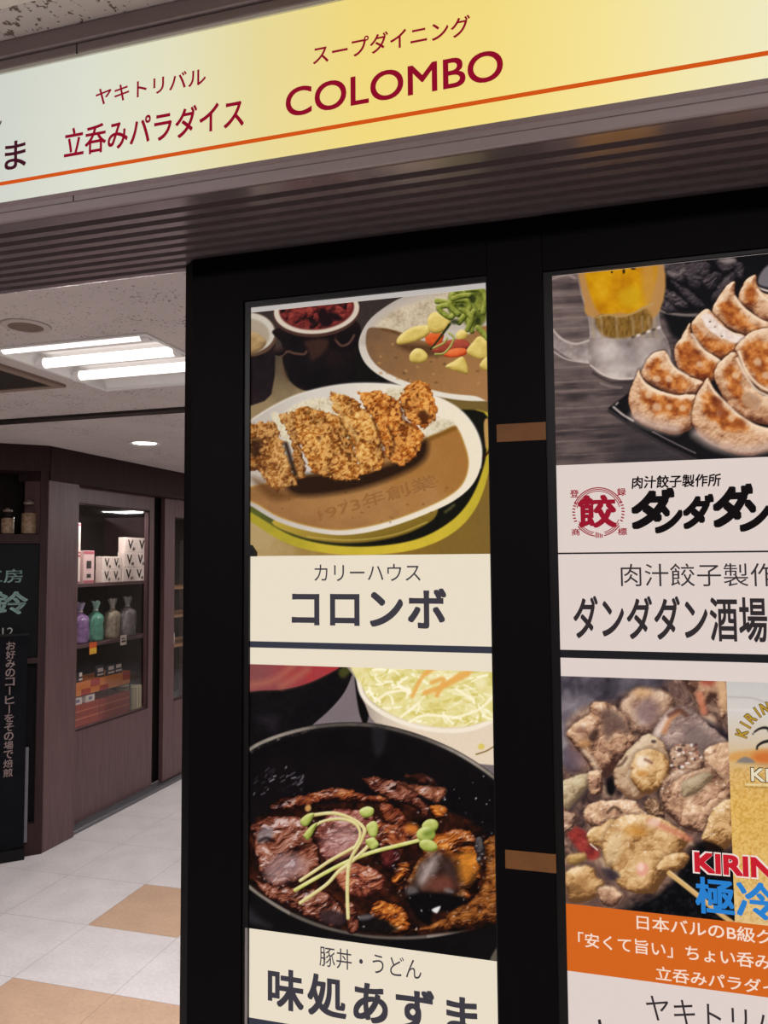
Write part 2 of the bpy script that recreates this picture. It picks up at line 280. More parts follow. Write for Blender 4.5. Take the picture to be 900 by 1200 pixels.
    hl = np.clip(.35+.65*np.cos((X-322)/38)*(X < 370)+.75*(X > 500)*(1-np.abs(X-548)/60)+.3*(c.n(6, 7)-.5), 0, 1)
    c.fill(np.abs(R+2.6)-2.0, ramp(hl*up+lw*np.clip(.45+.4*(X > 500)+.35*(X < 340), 0, 1), [(52, 46, 43), (100, 90, 82), (156, 144, 132)]), 2, .95)
    c.fill(np.abs(R+6.5)-1, ramp(np.clip((c.n(5, 8)-.45)*3, 0, 1)*np.exp(-((X-325)/34)**2)*up, [(16, 13, 14), (190, 178, 170)]), 1.4, .9*up)
    c.fill(R+8, ramp(c.n(30, 9), [(7, 5, 8), (17, 12, 15)]), 2)
    c.fill(c.poly([(436, 852), (452, 854), (450, 878), (440, 885)]), (36, 33, 36), 6, .7)
    for i in range(60):
        rs = np.random.RandomState(i+400); x0 = 296+rs.rand()*60; y0 = 898+rs.rand()*34
        c.fill(c.line([(x0, y0), (x0+1+rs.rand()*4, y0-1-rs.rand()*3)], .8+rs.rand()), (130, 124, 130), 1.2, rs.rand()**2*.9)
    for i in range(14):
        rs = np.random.RandomState(i+470); c.fill(c.ell(520+rs.rand()*58, 904+rs.rand()*40, .8, .8), (200, 196, 196), 1, rs.rand())
    M1 = [(24, 9, 8), (84, 38, 26), (130, 72, 52), (166, 114, 96), (208, 178, 170)]
    M2 = [(22, 8, 6), (76, 30, 18), (128, 60, 34), (170, 98, 54), (214, 156, 104)]
    M3 = [(16, 6, 4), (84, 34, 12), (152, 76, 26), (200, 120, 46), (232, 168, 90)]
    def meat(pts, cols, seed, R=10, spec=.8, ns=9, na=1.5, rough=2): glaze(c, c.poly(pts), cols, seed, R, ns*1.25, spec*.7)
    c.fill(c.poly([(296, 965), (330, 950), (420, 940), (520, 950), (575, 985), (590, 1075), (500, 1095), (410, 1092), (330, 1060), (292, 1030)]), ramp(np.clip(c.n(9, 11)*1.2-.2, 0, 1), [(8, 4, 4), (40, 16, 10), (84, 36, 18)]), 4)
    meat([(316, 946), (330, 936), (355, 932), (372, 928), (390, 923), (408, 925), (430, 931), (455, 932), (452, 940), (420, 940), (385, 939), (356, 946), (326, 950)], M2, 501, 7)
    c.fill(c.ell(361, 947, 3.5, 4, 20), (190, 140, 84), 2)
    meat([(474, 910), (490, 906), (505, 911), (512, 920), (490, 918)], [(18, 8, 8), (60, 26, 18), (96, 50, 36)], 502, 6)
    meat([(424, 913), (440, 911), (460, 914), (480, 920), (495, 935), (505, 948), (500, 957), (486, 948), (460, 937), (440, 929)], M1, 503, 9)
    meat([(468, 918), (490, 920), (515, 922), (524, 924), (522, 933), (512, 941), (500, 936), (484, 928)], [(60, 30, 20), (130, 72, 48), (180, 124, 98), (220, 180, 160)], 504, 8)
    meat([(505, 946), (515, 943), (525, 948), (522, 958), (510, 960)], M3, 505, 6)
    meat([(294, 972), (305, 961), (325, 957), (345, 957), (358, 963), (368, 984), (376, 1006), (372, 1022), (350, 1034), (322, 1040), (306, 1028), (300, 1000)], M1, 506, 14, 1, 11, 1.9)
    c.fill(c.poly([(301, 978), (310, 970), (320, 972), (318, 982), (305, 988)]), (128, 116, 120), 5, .8); c.fill(c.line([(303, 986), (312, 982), (320, 985)], 3), (20, 12, 14), 3, .8)
    c.fill(c.poly([(310, 1020), (320, 1006), (335, 1000), (352, 1004), (358, 1020), (340, 1030), (318, 1034)]), (176, 152, 156), 11, .55)
    meat([(296, 1030), (310, 1034), (335, 1040), (370, 1042), (398, 1058), (400, 1086), (372, 1080), (340, 1066), (312, 1050)], M1, 507, 12, .9, 8, 2.2)
    c.fill(c.poly([(374, 1072), (384, 1066), (404, 1072), (402, 1084), (380, 1082)]), (44, 32, 36), 5, .85)
    meat([(368, 976), (380, 958), (396, 948), (420, 950), (440, 960), (445, 985), (430, 1000), (405, 1010), (384, 1012), (374, 996)], [(40, 16, 14), (96, 44, 36), (148, 84, 70), (186, 136, 126), (214, 184, 180)], 508, 14, .9, 12, 1.3)
    c.fill(c.poly([(378, 985), (392, 968), (415, 965), (424, 980), (408, 998), (388, 1004)]), (178, 144, 142), 14, .45)
    meat([(444, 944), (452, 941), (470, 950), (477, 962), (468, 968), (452, 962)], [(40, 14, 8), (110, 48, 28), (150, 78, 52), (190, 130, 104)], 509, 8)
    meat([(440, 958), (456, 966), (478, 965), (492, 972), (494, 986), (470, 994), (448, 996), (438, 980)], M2, 510, 9)
    c.fill(c.ell(483, 971, 8, 6, 20), (206, 120, 42), 7, .75)
    meat([(390, 1022), (408, 1012), (432, 1016), (450, 1026), (448, 1042), (424, 1052), (404, 1046)], [(50, 18, 14), (128, 62, 44), (176, 106, 74), (214, 160, 130)], 511, 11)
    meat([(446, 1000), (462, 996), (470, 1006), (460, 1020), (448, 1014)], [(20, 6, 8), (80, 26, 26), (130, 60, 50)], 512, 7)
    meat([(458, 1030), (466, 1012), (478, 1010), (484, 1026), (476, 1042), (466, 1044)], M3, 513, 7)
    meat([(500, 984), (520, 974), (545, 972), (560, 984), (564, 1010), (560, 1040), (545, 1058), (520, 1052), (490, 1046), (476, 1040), (484, 1018), (494, 1002)], M3, 514, 16, .7, 12, 1.2)
    c.fill(c.ell(546, 1016, 13, 20, 15), (216, 136, 44), 12, .75)
    c.fill(c.poly([(476, 1046), (484, 1024), (496, 1006), (514, 998), (530, 1004), (538, 1024), (540, 1046), (520, 1054), (494, 1054)]), (34, 20, 18), 14, .95)
    c.fill(c.poly([(490, 1034), (496, 1016), (505, 1004), (514, 1002), (512, 1016), (504, 1030), (496, 1038)])+(c.n(7, 530)-.5)*5, (188, 168, 162), 11, .8)
    c.fill(c.poly([(496, 1040), (508, 1028), (526, 1026), (534, 1040), (516, 1046)])+(c.n(7, 531)-.5)*5, (120, 66, 50), 11, .75)
    c.fill(c.poly([(516, 1008), (528, 1012), (534, 1030), (524, 1024)]), (70, 50, 46), 9, .7)
    c.fill(c.ell(483, 1044, 7, 6, 0), (110, 104, 102), 6, .7); c.fill(c.ell(526, 1044, 6, 3, 20), (120, 112, 108), 4, .7)
    c.fill(c.poly([(476, 1052), (500, 1046), (548, 1052), (530, 1066), (508, 1070), (504, 1084), (490, 1078), (482, 1064)]), (8, 6, 7), 5)
    meat([(556, 1052), (568, 1020), (566, 990), (590, 982), (590, 1072), (560, 1082), (510, 1092), (480, 1090), (508, 1082), (535, 1064)], [(40, 16, 6), (104, 54, 20), (148, 86, 36), (184, 122, 62)], 515, 12, .3, 6, 1.6)
    meat([(556, 985), (565, 982), (566, 1004), (560, 1010)], [(30, 24, 26), (80, 72, 72), (150, 140, 138)], 516, 5)
    c.fill(c.poly([(506, 1066), (516, 1062), (512, 1070)]), (220, 216, 214), 2)
    meat([(434, 1068), (442, 1056), (456, 1058), (474, 1066), (482, 1082), (476, 1094), (440, 1092)], M3, 517, 9)
    c.fill(c.poly([(410, 1078), (430, 1072), (450, 1078), (466, 1090), (440, 1094), (412, 1090)]), (14, 11, 12), 6, .95)
    c.fill(c.ell(428, 1075, 9, 3, -8), (120, 112, 114), 4, .7)
    meat([(404, 1062), (412, 1058), (418, 1068), (420, 1090), (408, 1092)], M1, 518, 6)
    for i in range(150):
        rs = np.random.RandomState(i+700); c.fill(c.ell(298+rs.rand()*280, 950+rs.rand()*140, .6+rs.rand()*1.6, .5+rs.rand()*.7, rs.rand()*180)+np.where(R < -10, 0, 9), (232, 216, 212), 1.2, rs.rand()*.6)
    # radish sprouts
    st = [(168, 150, 84), (214, 200, 138), (238, 230, 184)]
    for k, (q, w) in enumerate((([(352, 1032), (370, 1020), (388, 1008), (415, 993)], 4), ([(346, 1043), (372, 1028), (402, 1012), (435, 999), (470, 990), (498, 983)], 4.6), ([(352, 1058), (382, 1037), (396, 1022), (414, 1008), (434, 988), (440, 972)], 4.2),
                        ([(368, 955), (392, 953), (415, 961), (427, 972), (423, 985), (410, 1010), (407, 1040), (408, 1076)], 4.2), ([(366, 970), (380, 962), (402, 960), (418, 967), (422, 980), (415, 994)], 3.4))):
        c.lump(c.line(q, w), 2.2, st if k != 1 else [(150, 150, 60), (206, 204, 120), (236, 230, 180)], na=.3, ns=9, seed=600+k, spec=0)
    gl = [(92, 100, 34), (150, 158, 70), (192, 196, 112), (222, 222, 164)]
    for k, q in enumerate(([(352, 961), (360, 954), (368, 953), (366, 960), (360, 968), (354, 967)], [(356, 978), (364, 968), (372, 964), (368, 974), (362, 984), (357, 982)], [(421, 950), (430, 945), (438, 948), (436, 956), (426, 958)], [(429, 968), (438, 962), (443, 968), (441, 980), (434, 980)], [(428, 985), (438, 982), (444, 990), (436, 996)])):
        c.lump(c.poly(q), 5, gl, na=.4, ns=10, seed=620+k)
    c.lump(c.ell(504, 968, 10, 8, -20), 6, gl, na=.3, ns=10, seed=630); c.lump(c.ell(499, 978, 11, 9, 0), 7, gl, na=.3, ns=10, seed=631); c.fill(c.ell(503, 976, 7, 4, -20), (92, 112, 30), 5, .7); c.lump(c.ell(502, 991, 11, 7, 15), 6, gl, na=.3, ns=10, seed=632)
    c.grain(4); return c

def paint_gyoza():
    c = Print(644, 286, 980, 556); X, Y = c.X, c.Y
    # dark stained table boards with pale grain lines
    v = Y+X*.055
    base = ramp(np.clip(c.n(26, 2)*.5+(vnoise(X*.12, v, 5, 3, 3)-.5)*.9+.2-(X-650)/500, 0, 1), [(52, 44, 46), (84, 70, 68), (108, 92, 88), (128, 110, 104)])
    c.img[:] = base
    for k, y0 in enumerate((346, 360, 372, 384, 398, 412, 430, 447, 458, 478, 489, 504, 517, 533)):
        dd = np.abs(v-(y0+37)-(vnoise(X, v, 30, 20+k, 2)-.5)*2)-.5
        c.fill(dd, (158, 134, 126), 2.2, .55*np.clip(1.3-(X-650)/120, 0, 1)*(.35+c.n(12, 30+k)))
    c.fill(c.poly([(715, 545), (735, 505), (790, 520), (830, 560), (715, 565)]), (44, 38, 42), 26, .75)
    c.fill(c.poly([(770, 290), (990, 286), (990, 420), (850, 420), (800, 400), (782, 380)]), (10, 9, 12), 6)
    # far black dish of braised slices
    c.fill(c.line([(760, 352), (775, 364), (805, 369), (835, 366), (870, 350)], 4), (110, 98, 94), 2)
    c.fill(c.line([(760, 349), (775, 361), (805, 366), (835, 362)], 3), (22, 18, 20), 2)
    gs = [(24, 20, 24), (56, 48, 52), (86, 74, 76), (132, 116, 114)]
    for k, q in enumerate(([(773, 334), (790, 342), (806, 356), (798, 362), (780, 350)], [(776, 312), (800, 308), (812, 318), (800, 330), (782, 326)], [(786, 330), (800, 334), (822, 352), (826, 360), (810, 358)], [(800, 314), (822, 306), (834, 312), (820, 336), (806, 332)],
                           [(822, 330), (836, 318), (846, 324), (832, 340)], [(840, 336), (858, 318), (862, 326), (850, 342)], [(834, 302), (858, 302), (866, 310), (846, 318)], [(858, 306), (872, 310), (870, 326), (862, 322)], [(772, 350), (786, 354), (796, 366), (780, 366)], [(838, 340), (850, 336), (846, 352), (834, 352)], [(778, 316), (796, 318), (790, 330)])):
        glaze(c, c.poly(q), gs, 40+k, 7, 14, .25, .3, .9, (170, 154, 150))
    c.fill(c.poly([(842, 305), (858, 302), (862, 306), (852, 309)]), (150, 134, 130), 4, .8); c.fill(c.line([(784, 320), (794, 322), (801, 316)], 4), (140, 124, 120), 4, .7)
    c.fill(c.poly([(888, 330), (905, 308), (960, 300), (960, 345), (905, 338)]), (112, 104, 108), 3); c.fill(c.line([(886, 336), (905, 342), (960, 350)], 2.5), (206, 186, 178), 1.6)
    # black square plate
    c.fill(c.poly([(713, 478), (736, 461), (780, 440), (990, 430), (990, 580), (850, 560), (790, 528), (740, 497), (716, 485)], False), (13, 11, 14), 2)
    c.fill(c.line([(714, 481), (740, 499), (780, 522), (830, 545), (870, 560)], 3.5), (46, 40, 42), 2.5)
    c.fill(c.line([(719, 477), (730, 486), (742, 493)], 2.4), (196, 180, 172), 1.8, .9); c.fill(c.line([(722, 474), (724, 472)], 2), (190, 176, 168), 1.6, .8)
    c.fill(c.line([(765, 506), (790, 519), (815, 531)], 1.2), (150, 136, 132), 1.4, .8)
    # mug of beer
    c.fill(c.poly([(647, 312), (670, 318), (678, 326), (686, 360), (690, 400), (690, 400), (648, 380)], False), base*.98, 1, 0)
    c.fill(c.line([(646, 327), (664, 322), (674, 326)], 3), (150, 130, 124), 2.5, .9)
    hd = c.poly([(643, 386), (652, 390), (662, 398), (676, 401), (690, 397), (698, 392), (704, 425), (690, 426), (672, 422), (658, 414), (643, 402)])
    c.fill(hd, ramp(np.clip(.5+(c.n(8, 51)-.5)*.8+(Y-405)/70, 0, 1), [(104, 90, 88), (142, 126, 122), (182, 166, 160)]), 2)
    c.fill(c.line([(646, 384), (658, 397), (674, 403), (690, 399)], 2.2), (196, 178, 170), 1.8, .85); c.fill(c.line([(646, 410), (664, 421), (690, 425)], 1.8), (196, 178, 170), 1.6, .8)
    glass = c.poly([(675, 318), (681, 345), (688, 368), (691, 392), (689, 412), (690, 424), (699, 436), (718, 444), (738, 445), (762, 442), (780, 432), (786, 418), (783, 400), (774, 380), (772, 340), (772, 300), (674, 306)])
    c.fill(glass, ramp(np.clip(.42+(c.n(14, 52)-.5)*.9+(Y-405)/160+.22*np.cos((X-716)/7.5)*(Y > 396), 0, 1), [(116, 102, 98), (150, 134, 128), (180, 164, 156), (208, 194, 186)]), 1.4)
    c.fill(glass+1.6, (196, 184, 178), 1.2, .0)
    c.fill(c.poly([(676, 312), (684, 350), (694, 372), (768, 372), (771, 300), (676, 300)]), (176, 128, 72), 3)
    beer = c.poly([(684, 312), (690, 340), (700, 364), (712, 369), (726, 366), (740, 368), (752, 360), (762, 352), (765, 300), (684, 300)])
    c.fill(beer, ramp(np.clip(.5+(c.n(15, 53)-.5)*1.1, 0, 1), [(172, 106, 4), (190, 128, 4), (204, 146, 8), (212, 160, 30)]), 4)
    c.fill(c.poly([(752, 305), (766, 305), (768, 352), (756, 356)]), (186, 134, 70), 8, .7); c.fill(c.poly([(725, 345), (745, 335), (752, 350), (735, 360)]), (200, 158, 24), 8, .7)
    c.fill(c.poly([(698, 372), (712, 369), (726, 371), (742, 368), (756, 362), (764, 372), (762, 386), (744, 394), (716, 396), (702, 388)]), ramp(np.clip(c.n(6, 54, sx=2.5)*1.2-.1, 0, 1), [(84, 58, 22), (124, 88, 34), (150, 112, 56)]), 4)
    for x0 in (694, 704, 722, 741, 752, 760, 767): c.fill(c.line([(x0, 372), (x0+2, 396)], 3), (170, 144, 112), 3, .55)
    c.fill(c.line([(700, 372), (712, 369), (726, 371), (742, 367), (756, 360), (766, 356)], 2), (176, 146, 96), 2, .8)
    for k, q in enumerate(((722, 412, 13, 8), (744, 418, 10, 9), (706, 416, 8, 10), (762, 410, 10, 10), (730, 432, 18, 6))): c.fill(c.ell(*q), [(206, 194, 188), (150, 134, 132)][k % 2], 9, .45)
    for k in range(6): c.fill(c.ell(742+k*6, 395-k*2.2, 2.4, 1.6, -20), (226, 214, 206) if k % 2 else (70, 56, 48), 2, .8)
    c.fill(c.line([(692, 428), (712, 441), (738, 443.5), (764, 440), (780, 431)], 1.8), (204, 186, 176), 1.4, .9); c.fill(c.line([(695, 437), (715, 447.5), (738, 448), (752, 447)], 2.5), (50, 40, 40), 3, .8)
    c.fill(c.line([(704, 449), (716, 453), (728, 454)], 2.5), (142, 124, 118), 2.5, .7)
    for q in ((717, 319, 1.3, 1.3), (731, 318, 1.6, 3), (742, 315, 3, 1.2)): c.fill(c.ell(*q), (40, 20, 8), 1, .9)
    # dumplings, back row first
    def dump(pts, seed, toast=(), rings=(), rim=(), R=11, top=None):
        d = c.poly(pts); d = d+(c.n(6, seed, 2)-.5)*1.6
        t = np.clip(-d/R, 0, 1); g = c.n(9, seed+1); f = c.n(3, seed+2)
        L = c.light(np.sqrt(1-(1-t)**2)*R*.75+g*1.9+f*.45, -.25, -.8)
        tone = np.clip(.52+(L-.6)*.75+(g-.5)*.4+(f-.5)*.12, 0, 1)
        c.fill(d-1.0, (50, 26, 18), 3.5, .6)
        c.fill(d, ramp(tone, [(92, 52, 34), (158, 106, 74), (206, 160, 122), (232, 200, 168), (244, 224, 202)]), 1)
        for q in toast:
            e = np.maximum(c.poly(q)+(c.n(7, seed+3)-.5)*9, d+2)
            c.fill(e, ramp(np.clip(.55+(g-.5)*1.5+(f-.5)*.3+(L-.6)*.4, 0, 1), [(98, 36, 14), (150, 72, 24), (192, 110, 44), (220, 156, 96)]), 6, .92)
        for x, y, r in rings:
            e = c.ell(x, y, r, r*.85, 20)+(f-.5)*2; c.fill(e, (230, 196, 162), 3, .65); c.fill(e+r*.5, (204, 158, 120), 2.5, .6)
        if rim: c.fill(c.line(rim, 3.2), (240, 212, 182), 2.2, .85)
    dump([(865, 352), (873, 330), (885, 322), (888, 336), (902, 346), (960, 352), (960, 385), (900, 378), (880, 364)], 100, [[(872, 350), (882, 332), (887, 348), (882, 360)]], (), [(888, 340), (900, 352), (930, 362)])
    dump([(835, 362), (846, 342), (854, 333), (861, 331), (861, 345), (872, 360), (896, 376), (920, 384), (880, 394), (855, 386), (842, 376)], 110, [[(842, 362), (856, 352), (878, 376), (890, 386), (860, 382)]], (), [(861, 348), (874, 364), (896, 378)])
    dump([(810, 386), (815, 372), (829, 362), (841, 374), (856, 388), (874, 395), (868, 408), (853, 418), (843, 420), (824, 409)], 120, [[(815, 382), (835, 398), (862, 404), (850, 416), (826, 406)]])
    c.fill(c.poly([(822, 371), (832, 368), (842, 378), (858, 390), (872, 395), (864, 402), (846, 396), (830, 386)]), ramp(c.n(4, 127), [(206, 180, 166), (232, 212, 200), (240, 226, 216)]), 2.5)
    for q in ((832, 377, 1.5, 1), (846, 394, 1.4, .9), (838, 383, 1, .8)): c.fill(c.ell(*q), (96, 76, 70), 1, .8)
    dump([(790, 409), (798, 396), (803, 386), (809, 379), (812, 396), (826, 411), (846, 424), (840, 442), (824, 448), (804, 440), (793, 428)], 130, [[(794, 412), (806, 398), (822, 416), (840, 430), (828, 444), (806, 436)]], [(820, 427, 4)], [(811, 392), (824, 410), (844, 424)])
    dump([(752, 440), (757, 424), (766, 414), (780, 412), (788, 428), (804, 440), (824, 448), (814, 461), (790, 463), (766, 452)], 140, [[(758, 432), (770, 420), (786, 436), (812, 450), (790, 458), (768, 448)]], [(778, 429, 5), (770, 444, 4.5), (784, 444, 4.5)], [(781, 416), (790, 431), (806, 441)])
    dump([(737, 468), (741, 450), (746, 440), (749, 433), (754, 446), (768, 456), (790, 463), (815, 463), (816, 478), (812, 500), (792, 509), (768, 503), (748, 494), (740, 484)], 150, [[(752, 456), (770, 462), (800, 468), (812, 474), (800, 488), (770, 484), (754, 472)]], [(760, 463, 4), (770, 477, 5.5), (784, 477, 3.5), (800, 478, 4)], [(748, 438), (756, 450), (772, 459), (794, 465), (814, 464)])
    dump([(862, 410), (872, 396), (890, 386), (960, 380), (960, 470), (905, 463), (886, 453), (872, 438)], 160, [[(870, 410), (888, 398), (950, 410), (950, 450), (900, 452), (878, 432)]], [(888, 424, 5), (898, 440, 5)], [(866, 412), (874, 434), (890, 452), (912, 462)])
    dump([(838, 446), (840, 430), (850, 418), (862, 414), (872, 437), (884, 456), (905, 466), (960, 470), (960, 500), (905, 498), (875, 492), (856, 478)], 170, [[(848, 440), (856, 426), (866, 436), (870, 456), (890, 474), (872, 478), (858, 464)]], [(862, 440, 4)], [(864, 420), (874, 440), (888, 458), (912, 468)])
    c.fill(c.ell(880, 470, 12, 9, 30), (176, 140, 112), 4, .8)
    dump([(811, 486), (816, 464), (824, 450), (830, 443), (836, 456), (848, 470), (862, 484), (886, 498), (912, 504), (950, 505), (950, 525), (905, 528), (876, 534), (850, 528), (826, 516), (814, 502)], 180, [[(822, 466), (832, 458), (850, 480), (878, 500), (868, 506), (846, 502), (826, 484)]], [(857, 490, 4.5), (843, 484, 3)], [(830, 448), (838, 460), (852, 474), (866, 487), (888, 500), (912, 505)])
    c.fill(c.ell(840, 472, 6, 6), (110, 44, 18), 6, .75); c.fill(c.ell(846, 484, 7, 6, 30), (120, 48, 20), 6, .7); c.fill(c.ell(868, 496, 7, 5), (130, 58, 24), 6, .6)
    for q in ([(816, 508), (840, 522), (876, 528), (905, 522)], [(744, 488), (765, 498), (792, 503)]): c.fill(c.line(q, 10), (208, 184, 172), 11, .75)
    c.grain(4); return c

def paint_yakitori():
    c = Print(652, 782, 860, 1086); X, Y = c.X, c.Y
    sm = vnoise(X+(c.n(30, 2)-.5)*40, Y*.7+(c.n(30, 3)-.5)*40, 34, 4, 4)
    c.img[:] = ramp(np.clip((sm-.28)*1.7, 0, 1), [(48, 42, 50), (84, 76, 84), (118, 108, 114), (156, 146, 148)])
    c.fill(c.poly([(812, 838), (826, 830), (850, 836), (864, 850), (864, 884), (846, 876), (826, 862)]), (40, 30, 40), 8)
    c.fill(c.poly([(800, 990), (826, 985), (866, 985), (866, 1086), (720, 1086), (726, 1062), (760, 1052), (780, 1030)]), ramp(np.clip((c.n(5, 5)-.4)*1.8, 0, 1), [(6, 6, 9), (18, 17, 21), (40, 38, 42)]), 7)
    P = [(66, 42, 34), (138, 98, 76), (192, 150, 118), (226, 190, 156), (246, 222, 198)]
    G = [(72, 50, 42), (140, 104, 84), (186, 150, 124), (218, 188, 162), (240, 220, 202)]
    Yl = [(98, 64, 36), (166, 120, 72), (206, 164, 112), (230, 196, 150), (248, 228, 200)]
    def bit(pts, cols, seed, R=13, sc=13, con=.95, spec=.35, blur=1.3, na=1):
        d = c.poly(pts); d0 = d
        d = d+(c.n(8, seed, 3)-.5)*4
        wx = (c.n(15, seed+1, 2)-.5)*12; wy = (c.n(15, seed+2, 2)-.5)*12
        m = vnoise(X+wx, Y+wy, sc, seed+3, 4, .6); f = vnoise(X, Y, 4, seed+4, 3)
        f1, f2, cv = worley(X+wx*.9, Y+wy*.9, 10.5, seed+9); g1, g2, _v = worley(X+wx*.5, Y+wy*.5, 5.2, seed+10)
        lobe = np.sqrt(np.clip(1-f1*f1, 0, 1)); lob2 = np.sqrt(np.clip(1-g1*g1, 0, 1))
        t = np.clip(-d/R, 0, 1); L = c.light(np.sqrt(1-(1-t)**2)*R*.75+m*3*na+lobe*2.2*na+lob2*.5*na+f*.3*na, -.3, -.75)
        tone = .47+(m-.5)*con*.75+(cv-.5)*.16-.07*np.exp(-(f2-f1)*7)*na+(f-.5)*.14+(vnoise(X+wy, Y+wx, 26, seed+6, 2)-.5)*.5+(L-.6)*.65-.12*np.exp(-t*R/3)
        c.fill(d-1.5, (64, 44, 38), 7, .35)
        sp = np.clip((f-.62)*6+(L-.85)*2, 0, 1)[..., None]*spec
        c.fill(d, ramp(np.clip(tone, 0, 1), cols)*(1-sp)+np.array((246, 232, 218.))*sp, blur+.7)
    mass = c.poly([(664, 850), (690, 826), (716, 822), (735, 812), (770, 806), (800, 788), (870, 784), (870, 985), (826, 985), (806, 1000), (780, 1040), (730, 1062), (650, 1062), (650, 910), (672, 900)])
    wx = (c.n(20, 8)-.5)*24; wy = (c.n(20, 9)-.5)*24
    c.fill(mass, ramp(np.clip(vnoise(X+wx, Y+wy, 13, 10, 4)*1.7-.4, 0, 1), [(44, 30, 30), (104, 76, 66), (158, 122, 100), (206, 172, 142)]), 10, .9)
    c.fill(c.poly([(806, 846), (822, 842), (864, 866), (864, 884), (846, 876), (826, 866)]), (36, 28, 38), 8)
    # blurred far skewers
    bit([(800, 790), (840, 784), (858, 796), (852, 830), (846, 842), (836, 820), (822, 830), (812, 814)], P, 10, 14, 16, .9, .2, 6, .5)
    c.fill(c.ell(830, 799, 9, 5), (150, 60, 46), 7, .75); c.fill(c.line([(820, 815), (825, 834)], 8), (196, 118, 88), 5, .85); c.fill(c.line([(846, 800), (850, 830)], 10), (214, 174, 128), 7, .7)
    c.fill(c.ell(690, 880, 20, 12), (120, 74, 76), 16, .6); c.fill(c.ell(672, 890, 12, 14), (104, 86, 96), 12, .7)
    bit([(727, 826), (738, 812), (748, 806), (768, 808), (786, 814), (792, 826), (784, 846), (768, 858), (752, 862), (738, 856), (730, 842)], G, 20, 16, 16, 1., .2, 5, .6)
    c.fill(c.poly([(744, 830), (760, 818), (772, 832), (766, 848), (750, 848)]), (116, 92, 98), 12, .65); c.fill(c.ell(752, 812, 10, 6), (206, 160, 108), 8, .6)
    # leek with charred edge, right
    bit([(766, 856), (776, 838), (790, 830), (806, 828), (822, 842), (846, 862), (860, 876), (860, 900), (840, 900), (810, 896), (784, 886), (770, 874)], [(70, 56, 54), (120, 98, 92), (158, 132, 122), (196, 168, 154), (226, 204, 190)], 30, 14, 18, .8, .2, 2)
    c.fill(c.line([(768, 862), (780, 846), (788, 834)], 8), (232, 206, 190), 5, .8); c.fill(c.line([(778, 858), (786, 842), (796, 834)], 5), (190, 116, 64), 5, .7); c.fill(c.line([(784, 838), (796, 832), (804, 838)], 6), (92, 54, 44), 4, .8)
    c.fill(c.poly([(800, 860), (815, 848), (840, 866), (850, 880), (820, 884), (798, 880)]), (112, 92, 88), 10, .7)
    # meat on the right
    bit([(826, 880), (846, 870), (862, 878), (862, 930), (846, 936), (830, 920), (826, 900)], P, 40, 14, 12, .8, .45)
    # grey-pink chunk, left
    bit([(665, 858), (676, 846), (690, 838), (692, 826), (706, 822), (720, 828), (734, 840), (738, 856), (746, 868), (738, 884), (726, 896), (716, 906), (704, 912), (692, 900), (682, 884), (670, 872)], P, 50, 17, 15, 1.15, .5)
    c.fill(c.poly([(706, 832), (720, 832), (734, 846), (736, 860), (722, 856), (712, 866), (706, 850)]), (92, 70, 66), 9, .75); c.fill(c.ell(696, 862, 5, 8, 30), (60, 40, 34), 5, .85); c.fill(c.ell(681, 856, 6, 5), (130, 88, 72), 6, .7); c.fill(c.ell(686, 872, 6, 5), (206, 150, 96), 6, .7)
    c.fill(c.line([(684, 880), (694, 890), (700, 904)], 5), (236, 208, 176), 5, .7)
    # pale leek left
    bit([(650, 924), (672, 910), (690, 906), (696, 914), (688, 926), (678, 938), (668, 948), (652, 956)], [(108, 88, 66), (170, 146, 112), (204, 184, 148), (226, 210, 180)], 60, 11, 18, .6, .1)
    c.fill(c.line([(668, 950), (680, 936), (690, 924)], 4), (60, 46, 50), 3, .7)
    bit([(690, 906), (700, 902), (706, 914), (704, 930), (692, 930)], P, 64, 8)
    c.fill(c.ell(716, 922, 6, 11), (12, 10, 12), 5)
    # big leek ring with yolk-coloured morsel
    bit([(720, 902), (730, 886), (744, 872), (756, 862), (768, 862), (778, 872), (784, 888), (780, 902), (770, 920), (756, 932), (742, 936), (728, 930), (720, 916)], [(120, 84, 62), (182, 148, 116), (214, 188, 156), (234, 214, 188)], 70, 12, 20, .6, .2)
    c.fill(c.line([(718, 899), (728, 896), (734, 888)], 3), (80, 54, 44), 3, .8); c.fill(c.ell(766, 869, 3, 2), (50, 34, 34), 2, .8)
    bit([(740, 900), (744, 886), (756, 878), (772, 880), (784, 892), (784, 910), (774, 922), (760, 930), (748, 926), (740, 914)], Yl, 80, 14, 15, .9, .35)
    c.fill(c.ell(753, 892, 8, 7, 20), (240, 222, 202), 6, .75); c.fill(c.line([(756, 890), (764, 894)], 3), (124, 74, 60), 3, .8); c.fill(c.ell(752, 906, 7, 3), (190, 120, 50), 4, .6)
    # speckled meat centre right
    bit([(784, 884), (792, 872), (806, 872), (820, 880), (826, 894), (816, 912), (800, 926), (786, 934), (774, 934), (776, 918), (786, 904)], G, 90, 13, 9, .9, .8)
    for i in range(26):
        rs = np.random.RandomState(i+30); c.fill(c.ell(786+rs.rand()*36, 872+rs.rand()*28, 1+rs.rand()*2, 1+rs.rand()*1.5), [(238, 226, 222), (64, 46, 46), (150, 96, 84)][i % 3], 1.5, .8)
    bit([(778, 926), (800, 910), (830, 900), (846, 912), (858, 916), (858, 950), (836, 960), (826, 975), (806, 972), (790, 962), (778, 946)], P, 100, 14, 14, .9, .5)
    bit([(800, 918), (826, 905), (836, 910), (820, 926), (802, 934)], [(110, 88, 66), (156, 132, 104), (184, 162, 132), (206, 188, 160)], 104, 8, 16, .5, .1)
    bit([(826, 970), (836, 948), (848, 938), (862, 936), (862, 968), (856, 990), (846, 996), (828, 988), (822, 982)], Yl, 110, 13, 6, .7, .7)
